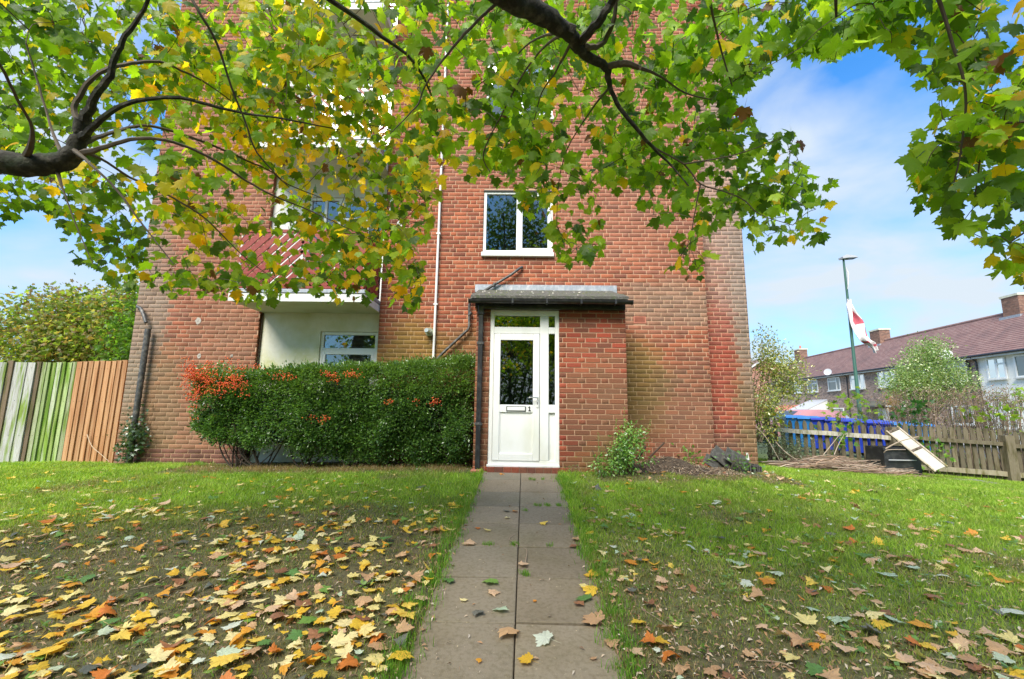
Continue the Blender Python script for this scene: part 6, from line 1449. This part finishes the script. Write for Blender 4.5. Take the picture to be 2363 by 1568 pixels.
V3, F3_, C3 = tufts(dry_, 26, .07, .06, .0016); C3 = C3*0+np.array([(.30,.20,.09),(.24,.17,.07),(.36,.27,.13)])[rng.integers(0, 3, len(C3))]
o = link('dry_grass', fast_mesh('dry_grass', V3, F3_, C3), M['grass']); tag(o, 'dead brown grass in the shade under the front of the hedge', 'grass', kind='stuff')
V2, F2_, C2 = tufts(tc_, 30, .055, .045, .0022)
o = link('grass', fast_mesh('grass', np.concatenate([V1, V2]), np.concatenate([F1, F2_+len(V1)]), np.concatenate([C1, C2])), M['grass']); tag(o, 'longer grass tufts along path edges, in slab joints and at the wall foot', 'grass', kind='stuff')

wd = rng.uniform(size=(420, 2)); wy = 2.0+6*wd[:, 1]; wx = (wd[:, 0]*2-1)*1.15*wy; kk2 = (np.abs(wx-pathc(wy)) > .6) & ~((wy > 6.3) & (wx > -5.2) & (wx < 4.1)) & (wy < 7.6); wx, wy = np.repeat(wx[kk2], 7), np.repeat(wy[kk2], 7)
m = len(wx); pos_ = np.stack([wx+rng.normal(0, .018, m), wy+rng.normal(0, .018, m), ground_z(wx, wy)+rng.uniform(.012, .035, m)], 1); tp_ = rng.normal(0, 1, (m, 3)); tp_[:, 2] = .25
V_, F_, C_ = scatter([small], pos_, frames(tp_, rng.normal(0, .25, (m, 3))+np.array([0,0,1])), rng.uniform(.025, .05, m), np.array([(.15,.28,.04),(.10,.2,.03),(.22,.33,.07)])[rng.integers(0, 3, m)])
o = link('lawn_weeds', fast_mesh('lawn_weeds', V_, F_, C_), M['hedge_leaf']); tag(o, 'small broad leaved weeds and clover growing among the lawn grass', 'weeds', kind='stuff')
# small brown litter: winged seeds, leaf scraps, straws
m = 42000; y = 1.2+7.0*rng.random(m)**1.25; x = rng.uniform(-1, 1, m)*(1.2*y+.3); dn = (1-.75*lush(x, y))*(.5+.9*(x > .5)*(y < 4.2)); d = np.abs(x-pathc(y)); dn = np.where(d < .56, .03+.5*sstep(.42, .56, d), dn); dn = np.where((d > .56) & (d < .75), dn+.9*(x > 0)+.3, dn)
k = (rng.random(m) < dn) & ~((y > 6.5) & (x > -.7) & (x < 1.65)) & (y < 7.4); x, y, d = x[k], y[k], d[k]; m = len(x); z = np.where(d < .56, .09*(y-6.6)+.004, ground_z(x, y)+rng.uniform(.002, .018, m))
an = rng.uniform(0, 6.28, m); ln = rng.uniform(.010, .042, m); wd = ln*rng.uniform(.12, .4, m); tz = rng.normal(0, .3, m)*ln; dd = np.stack([np.cos(an)*ln, np.sin(an)*ln, tz], 1); ss = np.stack([-np.sin(an)*wd, np.cos(an)*wd, rng.normal(0, .3, m)*wd], 1); c = np.stack([x, y, z+.002], 1)
bowl = np.stack([0*x, 0*x, ln*.25], 1)
V_ = np.stack([c-dd/2, c+ss/2+bowl*.3, c+dd/2, c-ss/2+bowl], 1).reshape(-1, 3); kk = np.arange(m)*4; F_ = np.concatenate([np.stack([kk, kk+3, kk+2], 1), np.stack([kk, kk+2, kk+1], 1)])
cl = np.array([(.42,.27,.16),(.30,.18,.10),(.50,.38,.27),(.18,.11,.07),(.36,.20,.10),(.55,.46,.36)])[rng.integers(0, 6, m)]
o = link('leaf_litter', fast_mesh('leaf_litter', V_, F_, np.concatenate([cl, cl])), M['litter']); tag(o, 'fine brown litter of leaf scraps, winged seeds and straws over the lawn', 'leaf litter', kind='stuff')

# ------------------------------------------------------------------ fallen leaves
FC = {'yellow': [(.72,.47,.04),(.78,.55,.09),(.66,.40,.03)], 'pale yellow': [(.74,.62,.24),(.80,.68,.34)], 'orange': [(.62,.24,.02),(.68,.32,.03),(.55,.17,.025)], 'tan': [(.58,.36,.19),(.50,.30,.16),(.64,.43,.27)],
      'brown': [(.34,.15,.07),(.27,.12,.06)], 'green': [(.16,.30,.05),(.10,.22,.05)], 'silvery green': [(.50,.58,.42),(.58,.62,.52),(.44,.55,.40)], 'dark grey': [(.15,.15,.13),(.11,.12,.10)]}
wl = {'yellow': .30, 'pale yellow': .26, 'orange': .09, 'tan': .16, 'brown': .04, 'green': .05, 'silvery green': .07, 'dark grey': .04}
wr = {'yellow': .09, 'pale yellow': .16, 'orange': .10, 'tan': .30, 'brown': .10, 'green': .05, 'silvery green': .16, 'dark grey': .05}
NL = []
def pick(wt): r = rng.random(); a = 0
def pickc(wt):
    r = rng.random(); a = 0
    for kx, v in wt.items():
        a += v
        if r < a: return kx
    return 'tan'
tries = 0
while len(NL) < 2500 and tries < 200000:
    tries += 1
    y = 1.25+6.1*rng.random()**.95; x = rng.uniform(-1, 1)*(1.18*y+.25); d = x-float(pathc(y))
    if abs(d) < .6: continue
    if y > 6.4 and -5.2 < x < 1.7: continue
    if d < 0: dn = .95*float(sstep(7.6, 3.6, y))*(.35+.65*float(sstep(-7, -1.5, x)) if y > 5.2 else 1)
    else: dn = .42*float(sstep(7.2, 3.0, y))+.12
    dn *= .35+1.2*float(sstep(.2, .8, vnoise(x, y, 2.3, 3)))
    if rng.random() < dn: NL.append((x, y, pickc(wl if d < 0 else wr), (.036+.066*rng.random()**1.5)*(1 if d < 0 else .95), None))
# leaves lying on the path, where the photograph has them
PL = [(1045,1342,'green',.065,'green leaf with orange neighbour at the left path edge, just below a joint'), (1137,1343,'green',.075,'crisp green leaf on the path, left slab, just below the long cross joint'), (1129,1371,'tan',.06,'half green half tan leaf in the middle of the left path slab'),
 (1068,1391,'pale yellow',.035,'small pale yellow leaf alone on the left path slab'), (1146,1415,'silvery green',.07,'pale green star shaped leaf above the second nearest joint'), (1095,1416,'dark grey',.055,'dark grey curled leaf left of the pale green star shaped one'),
 (1165,1459,'tan',.085,'large olive tan leaf lying on the nearest left path slab'), (1268,1484,'silvery green',.08,'pale green leaf with long stalk on the nearest right path slab'), (1225,1532,'yellow',.06,'bright yellow leaf on the centre joint at the bottom of the path'),
 (1247,1211,'yellow',.06,'yellow star shaped leaf alone on a far right path slab'), (1125,1228,'pale yellow',.045,'pale yellow leaf on a far left path slab beside a brown one'), (1107,1221,'orange',.04,'small orange brown leaf on a far left path slab'), (1167,1198,'pale yellow',.04,'small pale leaf on the middle of the far left path slab'),
 (1168,1183,'dark grey',.05,'dark green leaf next to an orange one far up the path'), (1185,1183,'orange',.045,'orange leaf beside a dark green one far up the path'), (1080,1261,'tan',.075,'crumpled tan leaf on the left path edge at a cross joint'), (1322,1248,'tan',.07,'tan leaf among others at the right path edge, far'),
 (1200,1308,'tan',.06,'curled tan leaf by the grass tuft in the centre joint'), (1383,1445,'tan',.10,'big dry tan leaf standing on the right path edge near the bottom'), (1355,1391,'green',.075,'green leaf in the cluster at the right path edge'), (1375,1371,'yellow',.08,'yellow orange leaf above the green one at the right path edge'),
 (1330,1395,'brown',.05,'brown crumpled leaf left of the green one at the right path edge'), (1365,1335,'yellow',.07,'golden leaf at the right path edge beside the cross joint'), (1355,1357,'pale yellow',.06,'pale leaf just below the golden one at the right path edge'), (1400,1490,'tan',.06,'small tan leaf lying on the right edge of the nearest slab'),
 (1240,1524,'tan',.02,'tiny tan scrap left of the bottom yellow leaf'), (1110,1527,'orange',.025,'tiny orange scrap on the nearest left slab'), (1371,1526,'tan',.025,'tiny curled tan scrap on the nearest right slab'), (1237,1391,'orange',.02,'tiny orange leaf scrap on the right slab'),
 (1345,1105,'tan',.05,'tan leaf by the weeds at the top of the path'), (1155,1094,'orange',.05,'orange leaf on the door step edge'), (1345,1180,'tan',.055,'tan leaf on the far right path edge'), (1330,1265,'brown',.06,'brown leaf at the right path edge under the tan ones')]
for (px_, py_, cn, sz, lb) in PL:
    q = on_path(px_, py_); NL.append((q[0], q[1], cn, sz*1.3, lb))
# a few striking ones on the lawns
def on_lawn(px_, py_):
    d = ray(px_, py_); o_ = np.array([0, 0, CAMH]); t = .6
    for _ in range(4000):
        p = o_+d*t
        if p[2] < float(ground_z(p[0], p[1])): return p
        t += .01
    return p
BLV = [(241,1433,'orange',.10,'deep orange folded leaf standing up on the left lawn'), (105,1530,'yellow',.12,'broad golden leaf at the bottom left corner of the picture'), (500,1535,'silvery green',.11,'pale green leaf at the bottom left with sharp lobes'), (925,1520,'yellow',.10,'golden leaf with long stalk touching the left path edge'), (912,1495,'dark grey',.075,'dark grey leaf lying on the golden one by the path'),
 (812,1455,'yellow',.11,'wide yellow leaf in a clump left of the path'), (850,1375,'yellow',.08,'orange yellow leaf left of the path level with the long joint'), (672,1530,'yellow',.075,'clean yellow star shaped leaf on bare soil at the bottom'), (800,1555,'orange',.10,'pile edge leaf, orange, cut by the bottom frame'), (60,1390,'pale yellow',.10,'big cream leaf near the left edge'),
 (2060,1345,'silvery green',.12,'large silvery green leaf spread on the right lawn'), (1800,1330,'silvery green',.11,'silvery leaf on the right lawn nearest the path'), (1945,1438,'silvery green',.11,'grey green leaf pointing down left on the right lawn'), (2030,1475,'dark grey',.11,'dark green curled leaf beside the grey green one'), (1870,1455,'pale yellow',.11,'cream coloured large leaf on the right lawn near the bottom'),
 (2330,1420,'silvery green',.12,'silvery leaf at the right edge of the picture'), (2330,1525,'tan',.12,'broad pink tan leaf at the bottom right corner'), (1540,1520,'orange',.085,'orange leaf on the right lawn close to the path bottom'), (1900,1365,'orange',.08,'orange leaf in the middle of the right lawn'), (2130,1495,'yellow',.07,'small bright yellow leaf low on the right lawn'), (1600,1272,'silvery green',.09,'pale green leaf with a twig beside it on the right lawn'),
 (2215,1275,'tan',.11,'crumpled tan leaf far right in the middle of the lawn'), (1658,1162,'silvery green',.09,'whitish leaf in the upper part of the right lawn')]
for (px_, py_, cn, sz, lb) in BLV: p = on_lawn(px_, py_); NL.append((p[0], p[1], cn, sz, lb))
NLs = []
for i, (x, y, cn, sz, lb) in enumerate(NL):
    onp = abs(x-float(pathc(y))) < .56; z = (.09*(y-6.6)+.004) if onp else float(ground_z(x, y))+rng.uniform(.010, .026)
    px_, py_, zc3 = toD((x, y, z)); NLs.append((sz/zc3*(2.5 if lb else 1)*((0 < px_ < 2363) and (0 < py_ < 1585)), i, z))
NLs.sort(key=lambda q: -q[0]); single = [q for q in NLs[:300]]; rest = [q for q in NLs[300:]]
def leaf_xf(i):
    x, y, cn, sz, lb = NL[i]; a = rng.uniform(0, 6.28); tip = np.array([math.cos(a), math.sin(a), rng.normal(.0, .06)]); nr = np.array([rng.normal(0, .13), rng.normal(0, .13), 1]);
    if rng.random() < .07: nr = np.array([rng.normal(0, .8), rng.normal(0, .8), .8])
    return tip, nr
def where(x, y):
    d = x-float(pathc(y)); s_ = 'left' if d < 0 else 'right'; px_, py_, _z = toD((x, y, 0.0)); yy = toD((x, y, float(ground_z(x, y))))[1]
    if abs(d) < .6: return 'on the concrete path'
    if abs(d) < .9: return 'at %s path edge, %s' % (s_, 'far end' if yy < 1250 else ('midway' if yy < 1400 else 'near end'))
    dep = 'back' if yy < 1200 else ('upper middle' if yy < 1290 else ('lower middle' if yy < 1400 else 'front'))
    out_ = abs(px_-1208); lat = 'next to the path' if out_ < 420 else ('midway out' if out_ < 800 else 'by the picture edge')
    return 'on %s %s lawn, %s' % (s_, dep, lat)
SH = {0: 'flat', 1: 'domed', 2: 'folded', 3: 'flat', 4: 'cupped', 5: 'curled'}
cache = {}
for sc_, i, z in single:
    x, y, cn, sz, lb = NL[i]; dry = cn in ('tan', 'brown', 'orange') and rng.random() < .35 and abs(x-float(pathc(y))) > .6
    tm = (TGD if dry else (TGF if cn in ('green','silvery green','yellow') or abs(x-float(pathc(y))) < .6 else TG)); k = int(rng.integers(0, len(tm))); ci = int(rng.integers(0, len(FC[cn]))); key = (cn, ci, dry, k)
    if key not in cache: cache[key] = fast_mesh('fallen_leaf', tm[k][0], tm[k][1], np.array(FC[cn][ci])*(1+.25*(rng.random((len(tm[k][1]), 1))-.5)), True)
    tip, nr = leaf_xf(i); Rm = frames(tip[None], nr[None])[0]; onp = abs(x-float(pathc(y))) < .58; o = link('fallen_leaf', cache[key], M['dead_leaf'])
    o.matrix_world = Matrix([list(Rm[r]*sz)+[(x, y, z+sz*(.17 if onp else .13)*(1 if not dry else 1.6))[r]] for r in range(3)]+[[0,0,0,1]])
    lab = '%s%s %s leaf %s' % ('' if .07 < sz < .095 else ('big ' if sz >= .095 else 'small '), 'crumpled' if dry else SH[k], cn, where(x, y))
    tag(o, lb or lab, 'leaf', None if lb else lab.replace(' leaf ', ' leaves '))
pr_, tr_, nr_, sr_, cr_ = [], [], [], [], []
for sc_, i, z in rest:
    x, y, cn, sz, lb = NL[i]; tip, nn2 = leaf_xf(i); pr_.append((x, y, z+.006)); tr_.append(tip); nr_.append(nn2); sr_.append(sz); cr_.append(FC[cn][int(rng.integers(0, len(FC[cn])))])
V_, F_, C_ = scatter(TG+TGD, np.array(pr_), frames(np.array(tr_), np.array(nr_)), np.array(sr_), np.array(cr_))
o = link('fallen_leaves', fast_mesh('fallen_leaves', V_, F_, C_, True), M['dead_leaf']); tag(o, 'the many smaller and farther fallen maple leaves scattered over the lawn', 'leaves', kind='stuff')
# twigs lying on lawn and path
TW = [((1195,1262),(1175,1248),(1188,1236),'short hooked twig on the path by the far cross joint'), ((1212,1305),(1216,1275),(1208,1268),'thin twig along the centre joint of the path'), ((2100,1390),(2085,1330),(2010,1260),'long thin twig on the right lawn beside the silvery leaf'), ((1690,1315),(1660,1285),(1610,1285),'pale twig beside the pale green leaf on the right lawn'), ((2363,1575),(2250,1545),(2120,1520),'dark twig crossing the lawn at the bottom right'), ((1560,1495),(1540,1450),(1480,1410),'curved twig on the right lawn close to the path'), ((1425,1460),(1415,1440),(1407,1420),'two toned twig on the right path edge near the bottom'), ((395,1330),(350,1355),(300,1365),'thin pale twig on the bare left lawn'), ((1850,1560),(1800,1535),(1720,1530),'twig in the brown litter at the bottom of the right lawn')]
for a, b, c, lb in TW:
    pts = []
    for q in (a, b, c):
        p = on_lawn(*q) if not (abs(on_path(*q)[0]-float(pathc(on_path(*q)[1]))) < .56) else on_path(*q); pts.append(p+np.array([0, 0, .012]))
    s = MB(); q = spline(pts, 4); s.tube(q, list(np.linspace(.0035, .0018, len(q))), 5, (.30,.22,.15)); o = s.build('twig', M['stick']); tag(o, lb, 'twig')
print('objects', len(bpy.data.objects), 'tris', sum(len(o.data.polygons) for o in bpy.data.objects if o.type == 'MESH'))
